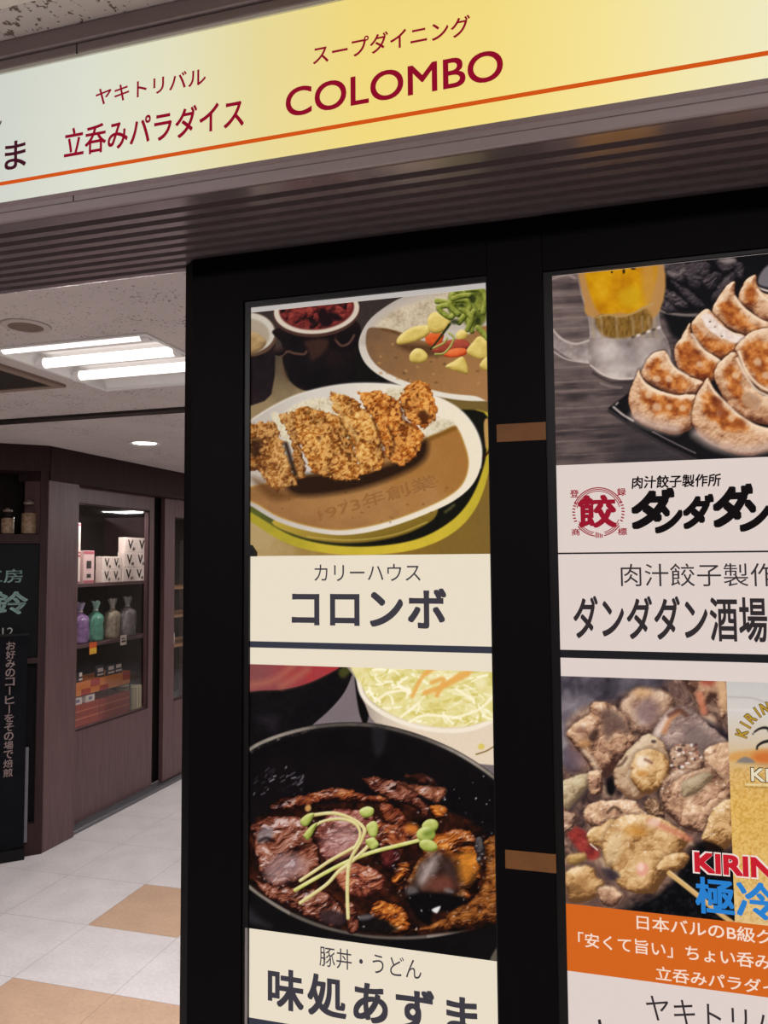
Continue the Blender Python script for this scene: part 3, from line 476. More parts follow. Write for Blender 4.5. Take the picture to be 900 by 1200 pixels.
    c.fill(c.poly([(824, 986), (840, 990), (848, 997), (832, 999)]), (24, 14, 12), 3); c.fill(c.line([(846, 966), (860, 974)], 6), (214, 172, 120), 3, .9)
    bit([(756, 940), (768, 936), (778, 946), (778, 960), (768, 962), (758, 954)], [(50, 32, 26), (110, 78, 58), (168, 130, 100), (210, 176, 144)], 114, 7, 5, 1.2, .4)
    bit([(684, 955), (692, 942), (716, 938), (740, 938), (752, 948), (760, 958), (740, 966), (706, 974), (688, 966)], P, 120, 13, 8, .8, .6)
    c.fill(c.line([(712, 952), (720, 946), (728, 952)], 3), (66, 48, 34), 3, .8)
    c.fill(c.poly([(662, 972), (672, 968), (688, 976), (700, 992), (702, 1004), (690, 1008), (676, 994)]), ramp(c.n(7, 122), [(90, 28, 30), (142, 48, 44), (170, 74, 60)]), 5)
    bit([(652, 938), (664, 950), (676, 956), (672, 970), (664, 976), (652, 978)], G, 124, 9, 10, .8, .5)
    # large fatty piece in front
    bit([(688, 978), (694, 970), (706, 966), (716, 960), (728, 970), (716, 1000), (704, 994), (692, 990)], Yl, 130, 10, 18, .7, .4)
    c.fill(c.line([(692, 989), (700, 996)], 1.5), (244, 232, 214), 1.2, .9)
    bit([(706, 990), (712, 972), (726, 958), (748, 954), (766, 956), (786, 966), (806, 980), (800, 1000), (790, 1016), (780, 1028), (768, 1046), (752, 1048), (734, 1044), (722, 1034), (716, 1018), (708, 1012)], Yl, 140, 18, 18, .95, .45)
    c.fill(c.poly([(708, 1000), (714, 980), (726, 974), (730, 990), (722, 1010), (710, 1014)]), (226, 198, 154), 8, .6); c.fill(c.ell(745, 974, 12, 6, 10), (200, 134, 54), 9, .65)
    c.fill(c.line([(762, 962), (780, 970), (808, 983)], 7), (196, 112, 88), 6, .7); c.fill(c.ell(766, 964, 7, 5), (236, 206, 186), 5, .7); c.fill(c.ell(753, 1019, 7, 8, 20), (220, 152, 130), 4, .9); c.fill(c.ell(751, 1016, 4, 5), (240, 204, 188), 4, .8)
    c.fill(c.poly([(704, 1018), (720, 1020), (726, 1028), (712, 1032)]), (46, 38, 48), 5, .85)
    bit([(778, 1004), (800, 998), (808, 1004), (800, 1016), (784, 1022), (770, 1020)], Yl, 150, 8, 10, .8, .3)
    # shallow-focus piece, bottom left
    c.fill(c.poly([(662, 1024), (676, 1010), (700, 1014), (716, 1034), (740, 1050), (724, 1064), (690, 1062), (662, 1058)]), (96, 70, 62), 10)
    bit([(666, 1002), (684, 1000), (686, 1008), (676, 1012), (666, 1012)], [(130, 96, 50), (190, 152, 96), (222, 190, 140)], 154, 6, 16, .5, .1, 2.5)
    bit([(664, 1022), (680, 1014), (694, 1018), (700, 1028), (708, 1036), (700, 1050), (684, 1058), (668, 1056), (664, 1042)], Yl, 160, 15, 26, .55, .15, 3.5, .4)
    bit([(700, 1042), (714, 1038), (730, 1048), (722, 1060), (706, 1060)], P, 164, 9, 14, .7, .2, 4, .5)
    # bamboo skewer
    c.fill(c.line([(784, 1023), (812, 1045), (840, 1068), (862, 1084)], 5.5), (206, 164, 104), 1.6); c.fill(c.line([(785, 1021), (813, 1043), (841, 1066)], 1.6), (232, 200, 150), 1.5, .8)
    c.grain(4); return c

def paint_label():
    c = Print(848, 790, 1000, 1092); X, Y = c.X, c.Y
    v = Y-(X-852)*.045
    c.img[:] = ramp(np.clip((v-800)/280, 0, 1), [(196, 190, 186), (206, 198, 190), (206, 186, 160), (210, 168, 104), (216, 170, 88), (216, 172, 92), (218, 176, 100), (220, 182, 116), (218, 184, 130)])
    c.fill(c.line([(853, 817), (880, 818), (900, 824), (940, 836)], 1.5), (168, 162, 158), 2, .8); c.fill(c.line([(853, 832), (890, 832)], 2), (220, 212, 204), 4, .7)
    c.fill(c.poly([(856, 884), (870, 880), (905, 878), (1000, 880), (1000, 896), (860, 892)]), (206, 140, 64), 6, .7); c.fill(c.ell(900, 888, 18, 8), (196, 96, 40), 10, .75)
    c.fill(c.poly([(864, 893), (872, 887), (880, 889), (884, 894)]), (130, 120, 112), 2)
    c.fill(c.line([(862, 894), (885, 896), (915, 897), (980, 899)], 1.2), (170, 150, 110), 1.2)
    c.fill(c.line([(866, 900), (872, 908), (876, 918)], .8), (178, 134, 58), 1); c.fill(c.line([(874, 919), (920, 921), (980, 924)], 2), (226, 208, 160), 1.2); c.fill(c.line([(874, 922), (920, 924), (980, 927)], 1), (130, 104, 52), 1)
    for q, w in (([(884, 858), (890, 854), (898, 853), (906, 858)], (2, 4)), ([(887, 878), (888, 874), (894, 870), (902, 868), (910, 866)], (2, 4.5)), ([(904, 856), (916, 860), (930, 856), (944, 850)], 9), ([(934, 860), (940, 870), (936, 878)], (5, 2)), ([(944, 856), (954, 866), (952, 876)], (5, 2))):
        c.fill(c.line(q, w), (34, 30, 28), 1.2)
    c.fill(c.ell(883, 860, 1.8, 1.8), (200, 190, 176), 1); c.fill(c.ell(882.5, 860, 1.4, 1.4), (60, 54, 50), 1, .6)
    sp = c.n(2.2, 3, 2); c.fill(np.where(Y > 900, .62-sp, 9), (178, 128, 40), .12, .4); c.fill(np.where(Y > 900, sp-.36, 9), (234, 200, 128), .12, .4)
    c.grain(3); return c
# ---------------------------------------------------------------- helpers
def lin(c):
    c = np.asarray(c, float)/255.
    return np.where(c <= .04045, c/12.92, ((c+.055)/1.055)**2.4)
def mat(name, rgb, rough=.5, spec=.5, metal=0., emit=0., noise=0., nscale=20., bump=0., stretch=(1, 1, 1), coat=0.):
    """principled material with a procedural variation of tone and an optional bump"""
    m = bpy.data.materials.new(name); m.use_nodes = True; nt = m.node_tree; b = nt.nodes['Principled BSDF']
    c = (*lin(rgb), 1); b.inputs['Base Color'].default_value = c
    b.inputs['Roughness'].default_value = rough; b.inputs['Specular IOR Level'].default_value = spec; b.inputs['Metallic'].default_value = metal
    if coat: b.inputs['Coat Weight'].default_value = coat; b.inputs['Coat Roughness'].default_value = .08
    if emit: b.inputs['Emission Color'].default_value = c; b.inputs['Emission Strength'].default_value = emit
    tc = nt.nodes.new('ShaderNodeTexCoord'); mp = nt.nodes.new('ShaderNodeMapping'); mp.inputs['Scale'].default_value = stretch
    nt.links.new(tc.outputs['Object'], mp.inputs[0])
    n = nt.nodes.new('ShaderNodeTexNoise'); n.inputs['Scale'].default_value = nscale; n.inputs['Detail'].default_value = 4
    nt.links.new(mp.outputs[0], n.inputs['Vector'])
    if noise:
        r = nt.nodes.new('ShaderNodeValToRGB'); e = r.color_ramp.elements
        e[0].position = .3; e[1].position = .7
        e[0].color = (*[x*(1-noise) for x in c[:3]], 1); e[1].color = (*[min(x*(1+noise), 1) for x in c[:3]], 1)
        nt.links.new(n.outputs['Fac'], r.inputs[0]); nt.links.new(r.outputs[0], b.inputs['Base Color'])
        if emit: nt.links.new(r.outputs[0], b.inputs['Emission Color'])
    if bump:
        bp = nt.nodes.new('ShaderNodeBump'); bp.inputs['Strength'].default_value = bump; bp.inputs['Distance'].default_value = .004
        nt.links.new(n.outputs['Fac'], bp.inputs['Height']); nt.links.new(bp.outputs[0], b.inputs['Normal'])
    return m
def ink(name, rgb, glow=1.):
    """print ink: emits its own colour over a much darker base"""
    m = bpy.data.materials.new(name); m.use_nodes = True; b = m.node_tree.nodes['Principled BSDF']
    c = lin(rgb); b.inputs['Base Color'].default_value = (*(c*.05), 1); b.inputs['Roughness'].default_value = .5; b.inputs['Specular IOR Level'].default_value = .06
    b.inputs['Emission Color'].default_value = (*c, 1); b.inputs['Emission Strength'].default_value = glow
    return m
class MB:
    def __init__(s): s.bm = bmesh.new()
    def box(s, x0, x1, y0, y1, z0, z1, bev=0, rot=0, seg=1):
        r = bmesh.ops.create_cube(s.bm, size=1)['verts']
        cx, cy, cz = (x0+x1)/2, (y0+y1)/2, (z0+z1)/2
        for v in r: v.co = Vector((cx+v.co.x*(x1-x0), cy+v.co.y*(y1-y0), cz+v.co.z*(z1-z0)))
        if bev: bmesh.ops.bevel(s.bm, geom=list({e for v in r for e in v.link_edges}), offset=bev, segments=seg, affect='EDGES', profile=.6)
        return s
    def cyl(s, p0, p1, r0, r1=None, n=24):
        r1 = r0 if r1 is None else r1; p0, p1 = Vector(p0), Vector(p1); d = p1-p0
        q = Vector((0, 0, 1)).rotation_difference(d.normalized())
        v = bmesh.ops.create_cone(s.bm, cap_ends=True, segments=n, radius1=r0, radius2=r1, depth=d.length)['verts']
        for a in v: a.co = q @ a.co+(p0+p1)/2
        return s
    def lathe(s, prof, n=32, c=(0, 0, 0), sx=1, sy=1):
        rings = []
        for r, z in prof: rings.append([s.bm.verts.new((c[0]+sx*r*math.cos(2*math.pi*k/n), c[1]+sy*r*math.sin(2*math.pi*k/n), c[2]+z)) for k in range(n)])
        for a, b in zip(rings, rings[1:]):
            for k in range(n): s.bm.faces.new((a[k], a[(k+1) % n], b[(k+1) % n], b[k]))
        s.bm.faces.new(rings[0][::-1]); s.bm.faces.new(rings[-1])
        return s
    def prism(s, poly, axis, a0, a1):
        """extrude a 2D outline along an axis ('x': outline in y,z; 'y': in x,z; 'z': in x,y)"""
        f = {'x': lambda p, a: (a, p[0], p[1]), 'y': lambda p, a: (p[0], a, p[1]), 'z': lambda p, a: (p[0], p[1], a)}[axis]
        A = [s.bm.verts.new(f(p, a0)) for p in poly]; B = [s.bm.verts.new(f(p, a1)) for p in poly]; n = len(poly)
        for k in range(n): s.bm.faces.new((A[k], A[(k+1) % n], B[(k+1) % n], B[k]))
        s.bm.faces.new(A[::-1]); s.bm.faces.new(B)
        return s
    def obj(s, name, m, parent=None, smooth=False, loc=None, rz=0):
        bmesh.ops.recalc_face_normals(s.bm, faces=s.bm.faces)
        me = bpy.data.meshes.new(name); s.bm.to_mesh(me); s.bm.free()
        for x in (m if isinstance(m, (list, tuple)) else [m]): me.materials.append(x)
        if smooth:
            for p in me.polygons: p.use_smooth = True
        o = bpy.data.objects.new(name, me); col.objects.link(o)
        if parent: o.parent = parent
        if loc: o.location = loc
        o.rotation_euler.z = rz
        return o
def tag(o, label=None, cat=None, group=None, kind=None):
    for k, v in (('label', label), ('category', cat), ('group', group), ('kind', kind)):
        if v: o[k] = v
    return o
def thing(name, label, cat, loc=(0, 0, 0), rz=0, group=None):
    o = bpy.data.objects.new(name, None); o.empty_display_size = .05; col.objects.link(o); o.location = loc; o.rotation_euler.z = rz
    return tag(o, label, cat, group)
def structure(o, label=None): return tag(o, label, None, None, 'structure')
def copy_tree(o, loc, label, parent=None):
    c = o.copy(); col.objects.link(c); c.parent = parent
    if parent is None: c.location = loc; c['label'] = label
    for ch in o.children: copy_tree(ch, None, None, c)
    return c
# measured points: where the sight line through a photo pixel meets a real plane of the place
def ray(x, y): return np.array([(x-450)/FPX, -(y-600)/FPX, 1.]) @ AX
def onY(x, y, D):
    r = ray(x, y); q = CAM+r*(D/r[1]); return q[0], q[2]
def onX(x, y, D):
    r = ray(x, y); q = CAM+r*(D/r[0]); return q[1], q[2]
# lettering -------------------------------------------------------
def thin_glyphs(s, bold=0., shear=0., spacing=1.):
    cu = bpy.data.curves.new('t', 'FONT'); cu.body = s; cu.size = 1; cu.offset = bold; cu.shear = shear; cu.resolution_u = 6; cu.space_character = spacing
    o = bpy.data.objects.new('t', cu); col.objects.link(o); bpy.context.view_layer.update()
    me = bpy.data.meshes.new_from_object(o.evaluated_get(bpy.context.evaluated_depsgraph_get()))
    bpy.data.objects.remove(o); bpy.data.curves.remove(cu)
    V = np.zeros(len(me.vertices)*3); me.vertices.foreach_get('co', V); V = V.reshape(-1, 3)
    F = [tuple(p.vertices) for p in me.polygons]; bpy.data.meshes.remove(me)
    return V[:, :2], F
def glyphs(s, bold=0., shear=0., spacing=1.):
    V, F = thin_glyphs(s, min(bold, 0.), shear, spacing)
    if bold <= .005: return V, F
    out, fs = [], []
    for dx in (-1, -.33, .33, 1):
        for dy in (-1, -.33, .33, 1):
            fs += [tuple(i+len(V)*len(out) for i in f) for f in F]; out.append(V+np.array([dx, dy])*bold*.85)
    return np.concatenate(out), fs
def place(V, u0, u1, v0, v1, ref=None):
    R_ = V if ref is None else ref
    a, b = R_.min(0), R_.max(0); q = (V-a)/(b-a)
    return np.stack([u0+q[:, 0]*(u1-u0), v0+q[:, 1]*(v1-v0)], 1)
def flat(name, pieces, m, origin, right, up, off, parent):
    """one mesh of lettering: pieces = [(verts2d, faces)] in the plane origin + u*right + v*up, lifted by off"""
    n = np.cross(right, up); vs_, fs = [], []
    for V, F in pieces:
        k = len(vs_); vs_ += [tuple(np.asarray(origin)+u*np.asarray(right)+v*np.asarray(up)+n*off) for u, v in V]; fs += [tuple(i+k for i in f) for f in F]
    me = bpy.data.meshes.new(name); me.from_pydata(vs_, [], fs); me.materials.append(m)
    o = bpy.data.objects.new(name, me); col.objects.link(o); o.parent = parent
    return o
XR, ZU = np.array([1., 0, 0]), np.array([0, 0, 1.])
def words(s, m, D, L, Rr, T, B, parent, bold=0., off=.0006, shear=0., spacing=1., name='lettering'):
    """a line of writing on the plane y = D whose left, right, top and bottom pass through four measured points"""
    V, F = glyphs(s, bold, shear, spacing)
    P = place(V, onY(*L, D)[0], onY(*Rr, D)[0], onY(*B, D)[1], onY(*T, D)[1])
    return flat(name, [(P, F)], m, (0, D, 0), XR, ZU, off, parent)
def print_sheet(name, c, D, x0, x1, z0, z1, parent, off=.0003, glow=1., res=1.5):
    """a printed photograph: a fine flat grid carrying the print's ink colours"""
    mpp = D/FPX/.96                              # metres per pixel there, roughly
    nx, nz = int((x1-x0)/mpp*res)+1, int((z1-z0)/mpp*res)+1
    gx, gz = np.meshgrid(np.linspace(x0, x1, nx), np.linspace(z0, z1, nz))
    P = np.stack([gx.ravel(), np.full(gx.size, D-off), gz.ravel()], 1)
    q = (P-CAM) @ AX.T; u = 450+FPX*q[:, 0]/q[:, 2]; v = 600-FPX*q[:, 1]/q[:, 2]
    I = c.out(); fu = np.clip((u-c.x0)*c.S, 0, c.w-1.01); fv = np.clip((v-c.y0)*c.S, 0, c.h-1.01)
    iu, iv = fu.astype(int), fv.astype(int); a, b = (fu-iu)[:, None], (fv-iv)[:, None]
    C = (I[iv, iu]*(1-a)+I[iv, iu+1]*a)*(1-b)+(I[iv+1, iu]*(1-a)+I[iv+1, iu+1]*a)*b
    idx = np.arange(nx*nz).reshape(nz, nx); F = np.stack([idx[:-1, :-1], idx[:-1, 1:], idx[1:, 1:], idx[1:, :-1]], -1).reshape(-1)
    me = bpy.data.meshes.new(name); nf = len(F)//4
    me.vertices.add(nx*nz); me.vertices.foreach_set('co', P.astype(np.float32).ravel())
    me.loops.add(len(F)); me.loops.foreach_set('vertex_index', F.astype(np.int32))
    me.polygons.add(nf); me.polygons.foreach_set('loop_start', np.arange(0, len(F), 4, dtype=np.int32)); me.polygons.foreach_set('loop_total', np.full(nf, 4, np.int32))
    me.update(calc_edges=True)
    at = me.color_attributes.new('ink', 'FLOAT_COLOR', 'POINT')
    at.data.foreach_set('color', np.concatenate([lin(C*255), np.ones((len(C), 1))], 1).astype(np.float32).ravel())
    m = bpy.data.materials.new(name+'_ink'); m.use_nodes = True; nt = m.node_tree; bs = nt.nodes['Principled BSDF']
    an = nt.nodes.new('ShaderNodeAttribute'); an.attribute_name = 'ink'
    dk = nt.nodes.new('ShaderNodeVectorMath'); dk.operation = 'SCALE'; dk.inputs['Scale'].default_value = .05
    nt.links.new(an.outputs['Color'], dk.inputs[0]); nt.links.new(dk.outputs[0], bs.inputs['Base Color'])
    nt.links.new(an.outputs['Color'], bs.inputs['Emission Color']); bs.inputs['Emission Strength'].default_value = glow
    bs.inputs['Roughness'].default_value = .5; bs.inputs['Specular IOR Level'].default_value = .05
    me.materials.append(m); o = bpy.data.objects.new(name, me); col.objects.link(o); o.parent = parent
    return o
# ---------------------------------------------------------------- materials
wood = mat('dark_wood', (86, 62, 63), .42, .4, noise=.22, nscale=14, stretch=(6, 6, .35))
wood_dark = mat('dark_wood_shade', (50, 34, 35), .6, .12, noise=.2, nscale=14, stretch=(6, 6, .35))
black = mat('black_lacquer', (7, 5, 7), .55, .05, noise=.12, nscale=30, stretch=(4, 4, .5))
black_edge = mat('black_bezel', (12, 10, 11), .4, .18, noise=.1, nscale=40)
metal = mat('grey_brown_aluminium', (138, 126, 126), .42, .5, metal=.35, noise=.08, nscale=8, stretch=(.4, 6, 6))
rib_m = mat('ribbed_aluminium', (160, 146, 149), .24, .5, metal=.68, noise=.08, nscale=8, stretch=(.4, 6, 6))
black_board = mat('black_board', (9, 10, 13), .5, .1, noise=.15, nscale=10)
white_metal = mat('white_enamel', (226, 224, 222), .5, .3, noise=.03)
steel = mat('grey_rail', (104, 102, 106), .35, .5, metal=.6, noise=.15, nscale=30, stretch=(8, .5, 8))
void = mat('dark_interior', (34, 27, 26), .8, .1, noise=.2)
def tube_mat(name, rgb, e):
    m = bpy.data.materials.new(name); m.use_nodes = True; b = m.node_tree.nodes['Principled BSDF']
    b.inputs['Base Color'].default_value = (.9, .9, .9, 1); b.inputs['Emission Color'].default_value = (*lin(rgb), 1); b.inputs['Emission Strength'].default_value = e
    return m
tube_m = tube_mat('fluorescent_tube', (255, 246, 240), TUBE)
lamp_m = tube_mat('downlight_lens', (255, 246, 236), 6)
def glass_mat():
    m = bpy.data.materials.new('clear_glass'); m.use_nodes = True; nt = m.node_tree; nt.nodes.clear()
    o = nt.nodes.new('ShaderNodeOutputMaterial'); mx = nt.nodes.new('ShaderNodeMixShader'); t = nt.nodes.new('ShaderNodeBsdfTransparent'); g = nt.nodes.new('ShaderNodeBsdfGlossy')
    t.inputs[0].default_value = (.95, .95, .95, 1); g.inputs['Roughness'].default_value = .02
    lw = nt.nodes.new('ShaderNodeLayerWeight'); lw.inputs[0].default_value = .5
    pw = nt.nodes.new('ShaderNodeMath'); pw.operation = 'POWER'; pw.inputs[1].default_value = 4.; nt.links.new(lw.outputs['Facing'], pw.inputs[0])
    f = nt.nodes.new('ShaderNodeMath'); f.operation = 'MULTIPLY_ADD'; f.inputs[1].default_value = .6; f.inputs[2].default_value = .025; nt.links.new(pw.outputs[0], f.inputs[0])
    nt.links.new(f.outputs[0], mx.inputs[0]); nt.links.new(t.outputs[0], mx.inputs[1]); nt.links.new(g.outputs[0], mx.inputs[2]); nt.links.new(mx.outputs[0], o.inputs[0])
    return m
glass = glass_mat()
def ceiling_mat():
    m = mat('rock_wool_ceiling', (194, 184, 181), .9, .1, noise=.05, nscale=3); nt = m.node_tree; b = nt.nodes['Principled BSDF']
    tc = nt.nodes.new('ShaderNodeTexCoord'); mp = nt.nodes.new('ShaderNodeMapping'); mp.inputs['Scale'].default_value = (1, .8, 1); nt.links.new(tc.outputs['Object'], mp.inputs[0])
    n1 = nt.nodes.new('ShaderNodeTexNoise'); n1.inputs['Scale'].default_value = 150; n1.inputs['Detail'].default_value = 2.5; n1.inputs['Roughness'].default_value = .55
    n2 = nt.nodes.new('ShaderNodeTexNoise'); n2.inputs['Scale'].default_value = 9; n2.inputs['Detail'].default_value = 2
    for n in (n1, n2): nt.links.new(mp.outputs[0], n.inputs['Vector'])
    ad = nt.nodes.new('ShaderNodeMath'); ad.operation = 'MULTIPLY_ADD'; ad.inputs[1].default_value = .28; nt.links.new(n2.outputs['Fac'], ad.inputs[0]); nt.links.new(n1.outputs['Fac'], ad.inputs[2])
    r = nt.nodes.new('ShaderNodeValToRGB'); e = r.color_ramp.elements; e[0].position = .775; e[0].color = (1, 1, 1, 1); e[1].position = .81; e[1].color = (.3, .25, .23, 1)  # colour darkened inside the pits for their shade
    nt.links.new(ad.outputs[0], r.inputs[0])
    mx = nt.nodes.new('ShaderNodeMix'); mx.data_type = 'RGBA'; mx.blend_type = 'MULTIPLY'; mx.inputs['Factor'].default_value = 1
    src = b.inputs['Base Color'].links[0].from_socket
    nt.links.new(src, mx.inputs[6]); nt.links.new(r.outputs[0], mx.inputs[7]); nt.links.new(mx.outputs[2], b.inputs['Base Color'])
    bp = nt.nodes.new('ShaderNodeBump'); bp.inputs['Strength'].default_value = .6; bp.inputs['Distance'].default_value = .004
    nt.links.new(r.outputs[0], bp.inputs['Height']); nt.links.new(bp.outputs[0], b.inputs['Normal'])
    return m
def tile_mat(name, rgb, jx, jy, T):
    """stone-look vinyl tile with fine joints on the tile grid"""
    m = mat(name, rgb, .42, .35, noise=.07, nscale=7); nt = m.node_tree; b = nt.nodes['Principled BSDF']
    tc = nt.nodes.new('ShaderNodeTexCoord'); sp = nt.nodes.new('ShaderNodeSeparateXYZ'); nt.links.new(tc.outputs['Object'], sp.inputs[0])
    fs = []
    for k, o in (('X', jx), ('Y', jy)):
        a = nt.nodes.new('ShaderNodeMath'); a.operation = 'SUBTRACT'; a.inputs[1].default_value = o-T/2; nt.links.new(sp.outputs[k], a.inputs[0])
        d = nt.nodes.new('ShaderNodeMath'); d.operation = 'PINGPONG'; d.inputs[1].default_value = T/2; nt.links.new(a.outputs[0], d.inputs[0])
        g = nt.nodes.new('ShaderNodeMath'); g.operation = 'GREATER_THAN'; g.inputs[1].default_value = T/2-.0022; nt.links.new(d.outputs[0], g.inputs[0]); fs.append(g)
    mx = nt.nodes.new('ShaderNodeMath'); mx.operation = 'MAXIMUM'; nt.links.new(fs[0].outputs[0], mx.inputs[0]); nt.links.new(fs[1].outputs[0], mx.inputs[1])
    sc = nt.nodes.new('ShaderNodeMath'); sc.operation = 'MULTIPLY'; sc.inputs[1].default_value = .35; nt.links.new(mx.outputs[0], sc.inputs[0])
    fl = nt.nodes.new('ShaderNodeTexNoise'); fl.inputs['Scale'].default_value = 70; fl.inputs['Detail'].default_value = 3; nt.links.new(tc.outputs['Object'], fl.inputs['Vector'])
    rr = nt.nodes.new('ShaderNodeValToRGB'); rr.color_ramp.elements[0].position = .3; rr.color_ramp.elements[0].color = (.86, .86, .86, 1); rr.color_ramp.elements[1].position = .75
    nt.links.new(fl.outputs['Fac'], rr.inputs[0])
    m2 = nt.nodes.new('ShaderNodeMix'); m2.data_type = 'RGBA'; m2.blend_type = 'MULTIPLY'; m2.inputs['Factor'].default_value = 1
    nt.links.new(b.inputs['Base Color'].links[0].from_socket, m2.inputs[6]); nt.links.new(rr.outputs[0], m2.inputs[7])
    c = nt.nodes.new('ShaderNodeMix'); c.data_type = 'RGBA'; nt.links.new(sc.outputs[0], c.inputs[0]); nt.links.new(m2.outputs[2], c.inputs[6]); c.inputs[7].default_value = (*lin((96, 84, 80)), 1)
    nt.links.new(c.outputs[2], b.inputs['Base Color'])
    return m
# ---------------------------------------------------------------- the setting
CZ = CAM[2]+.67                                   # ceiling height
T, JX, JY = .4475, -2.243, 3.03                    # floor tile size and one joint crossing
bm = bmesh.new(); i0, i1, j0, j1 = -8, 13, -14, 18
gv = {(i, j): bm.verts.new((JX+i*T, JY+j*T, 0)) for i in range(i0, i1+1) for j in range(j0, j1+1)}
for i in range(i0, i1):
    for j in range(j0, j1):
        f = bm.faces.new((gv[i, j], gv[i+1, j], gv[i+1, j+1], gv[i, j+1]))
        a, b_ = i % 5, j % 4
        f.material_index = 1 if (a, b_) in ((0, 0), (0, 2), (1, 2)) else 0
me = bpy.data.meshes.new('floor'); bm.to_mesh(me); bm.free()
me.materials.append(tile_mat('cream_tile', (211, 205, 205), JX, JY, T)); me.materials.append(tile_mat('tan_tile', (194, 161, 136), JX, JY, T))
floor = bpy.data.objects.new('floor', me); col.objects.link(floor); structure(floor)
FX0, FX1, FY0, FY1 = -1.835, -1.275, 1.945, 2.545  # recess of the fluorescent fitting
fits = [(FX0, FX1, FY0, FY1), (FX0+1.9, FX1+1.9, FY0, FY1), (FX0+.3, FX1+.3, -.95, -.35), (FX0+1.9, FX1+1.9, -.95, -.35), (-.55, .01, 8.55, 9.15), (FX0, FX1, 5.6, 6.2), (-4.75, -4.19, 4.3, 4.9)]  # unseen fittings behind the board and in the shop added for their light
xs = sorted({-5.8, 3.5}|{v for f in fits for v in f[:2]}); ys = sorted({-3.2, 11.}|{v for f in fits for v in f[2:]})
bm = bmesh.new(); vv = {}
def gvt(x, y):
    if (x, y) not in vv: vv[x, y] = bm.verts.new((x, y, CZ))
    return vv[x, y]
for a, b_ in zip(xs, xs[1:]):
    for c_, d_ in zip(ys, ys[1:]):
        mx_, my_ = (a+b_)/2, (c_+d_)/2
        if not any(f[0] < mx_ < f[1] and f[2] < my_ < f[3] for f in fits): bm.faces.new((gvt(a, c_), gvt(a, d_), gvt(b_, d_), gvt(b_, c_)))
me = bpy.data.meshes.new('ceiling'); bm.to_mesh(me); bm.free(); me.materials.append(ceiling_mat())
ceil = bpy.data.objects.new('ceiling', me); col.objects.link(ceil); structure(ceil)
structure(MB().box(-5.8, 3.5, 10.95, 11.05, 0, CZ).obj('wall_back', mat('plain_wall', (190, 180, 170), .8, .2, noise=.04)))
# dark track across the passage ceiling, pale edge strip of the near ceiling
structure(MB().box(-3.02, 3.5, 2.935, 2.962, CZ-.012, CZ).box(-3.02, 3.5, 2.962, 3.03, CZ-.006, CZ).obj('trim_1', mat('track_black', (40, 33, 31), .5, .3, noise=.2)))
structure(MB().box(-2.6, 2.5, .58, .73, CZ-.004, CZ+.001).obj('trim_2', mat('pale_edge', (214, 204, 196), .7, .2, noise=.03)))
# ---------------------------------------------------------------- coffee shop front at the back of the passage
WX, DX = -3.03, -3.11                              # face of posts and header; face of the sliding doors
CORN = np.array([-3.03, 3.684, 0]); TD = np.array([-.735, -.678, 0]); TD /= np.linalg.norm(TD); ND = np.array([.678, -.735, 0]); ND /= np.linalg.norm(ND)
def ondiag(x, y, off=0.):
    r = ray(x, y); k = ((CORN-CAM+ND*off)@ND)/(r@ND); q = CAM+r*k; return (q-CORN)@TD, q[2]
def dbox(b, t0, t1, o0, o1, z0, z1):
    """box in the frame of the slanting window face: t along it, o outwards"""
    P = [CORN+TD*t0+ND*o0, CORN+TD*t1+ND*o0, CORN+TD*t1+ND*o1, CORN+TD*t0+ND*o1]
    return b.prism([(p[0], p[1]) for p in P], 'z', z0, z1)
# header: along the doors and along the slanting window
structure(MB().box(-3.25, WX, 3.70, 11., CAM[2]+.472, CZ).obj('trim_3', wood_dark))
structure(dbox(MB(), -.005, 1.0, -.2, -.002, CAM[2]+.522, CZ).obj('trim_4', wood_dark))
structure(MB().box(-3.20, WX, 3.690, 3.955, 0, CAM[2]+.474, .004).obj('trim_5', wood))      # corner post
structure(MB().box(-3.135, -3.045, 3.955, 9.0, 0, .022, .003).box(-3.075, -3.06, 3.955, 9., .022, .03).box(-3.12, -3.105, 3.955, 9., .022, .032).obj('trim_6', steel))          # sliding-door rail
structure(MB().box(-3.154, -3.147, 4.87, 5.11, .03, CAM[2]+.472).obj('gap_shade_strip', mat('gap_shade', (22, 16, 17), .7, .2, noise=.1)))  # added strip painted black for the shaded gap between the doors
def sliding_door(name, y0, y1, gy0, gy1, gz0, gz1, x):
    ztop = CAM[2]+.472
    fr = MB().box(x-.035, x, y0, gy0, .03, ztop, .002).box(x-.035, x, gy1, y1, .03, ztop, .002).box(x-.035, x, gy0, gy1, gz1, ztop).box(x-.035, x, gy0, gy1, .03, gz0).obj(name, wood)
    structure(fr)
    MB().box(x-.022, x-.017, gy0, gy1, gz0, gz1).obj('glass', glass, fr)
    MB().box(x, x+.006, gy1-.006, gy1+.006, gz0-.006, gz1+.006).box(x, x+.006, gy0, gy1, gz0-.008, gz0).box(x, x+.006, gy0, gy1, gz1, gz1+.006).obj('glazing_bead', wood_dark, fr)
    return fr
sliding_door('door_1', 3.957, 4.885, 4.02, 4.815, .59, 1.965, DX)
sliding_door('door_2', 4.985, 6.0, 5.125, 5.85, .59, 1.93, DX+.025)
structure(MB().box(-3.2, DX+.02, 6.005, 9.2, .03, CAM[2]+.472).obj('trim_8', wood))
# shop interior
structure(MB().box(-5.3, -5.2, 2.6, 9.2, 0, CZ).box(-5.2, -3.2, 9.1, 9.2, 0, CZ).obj('wall_left', mat('shop_back_wall', (74, 62, 56), .8, .2, noise=.15, nscale=4)))
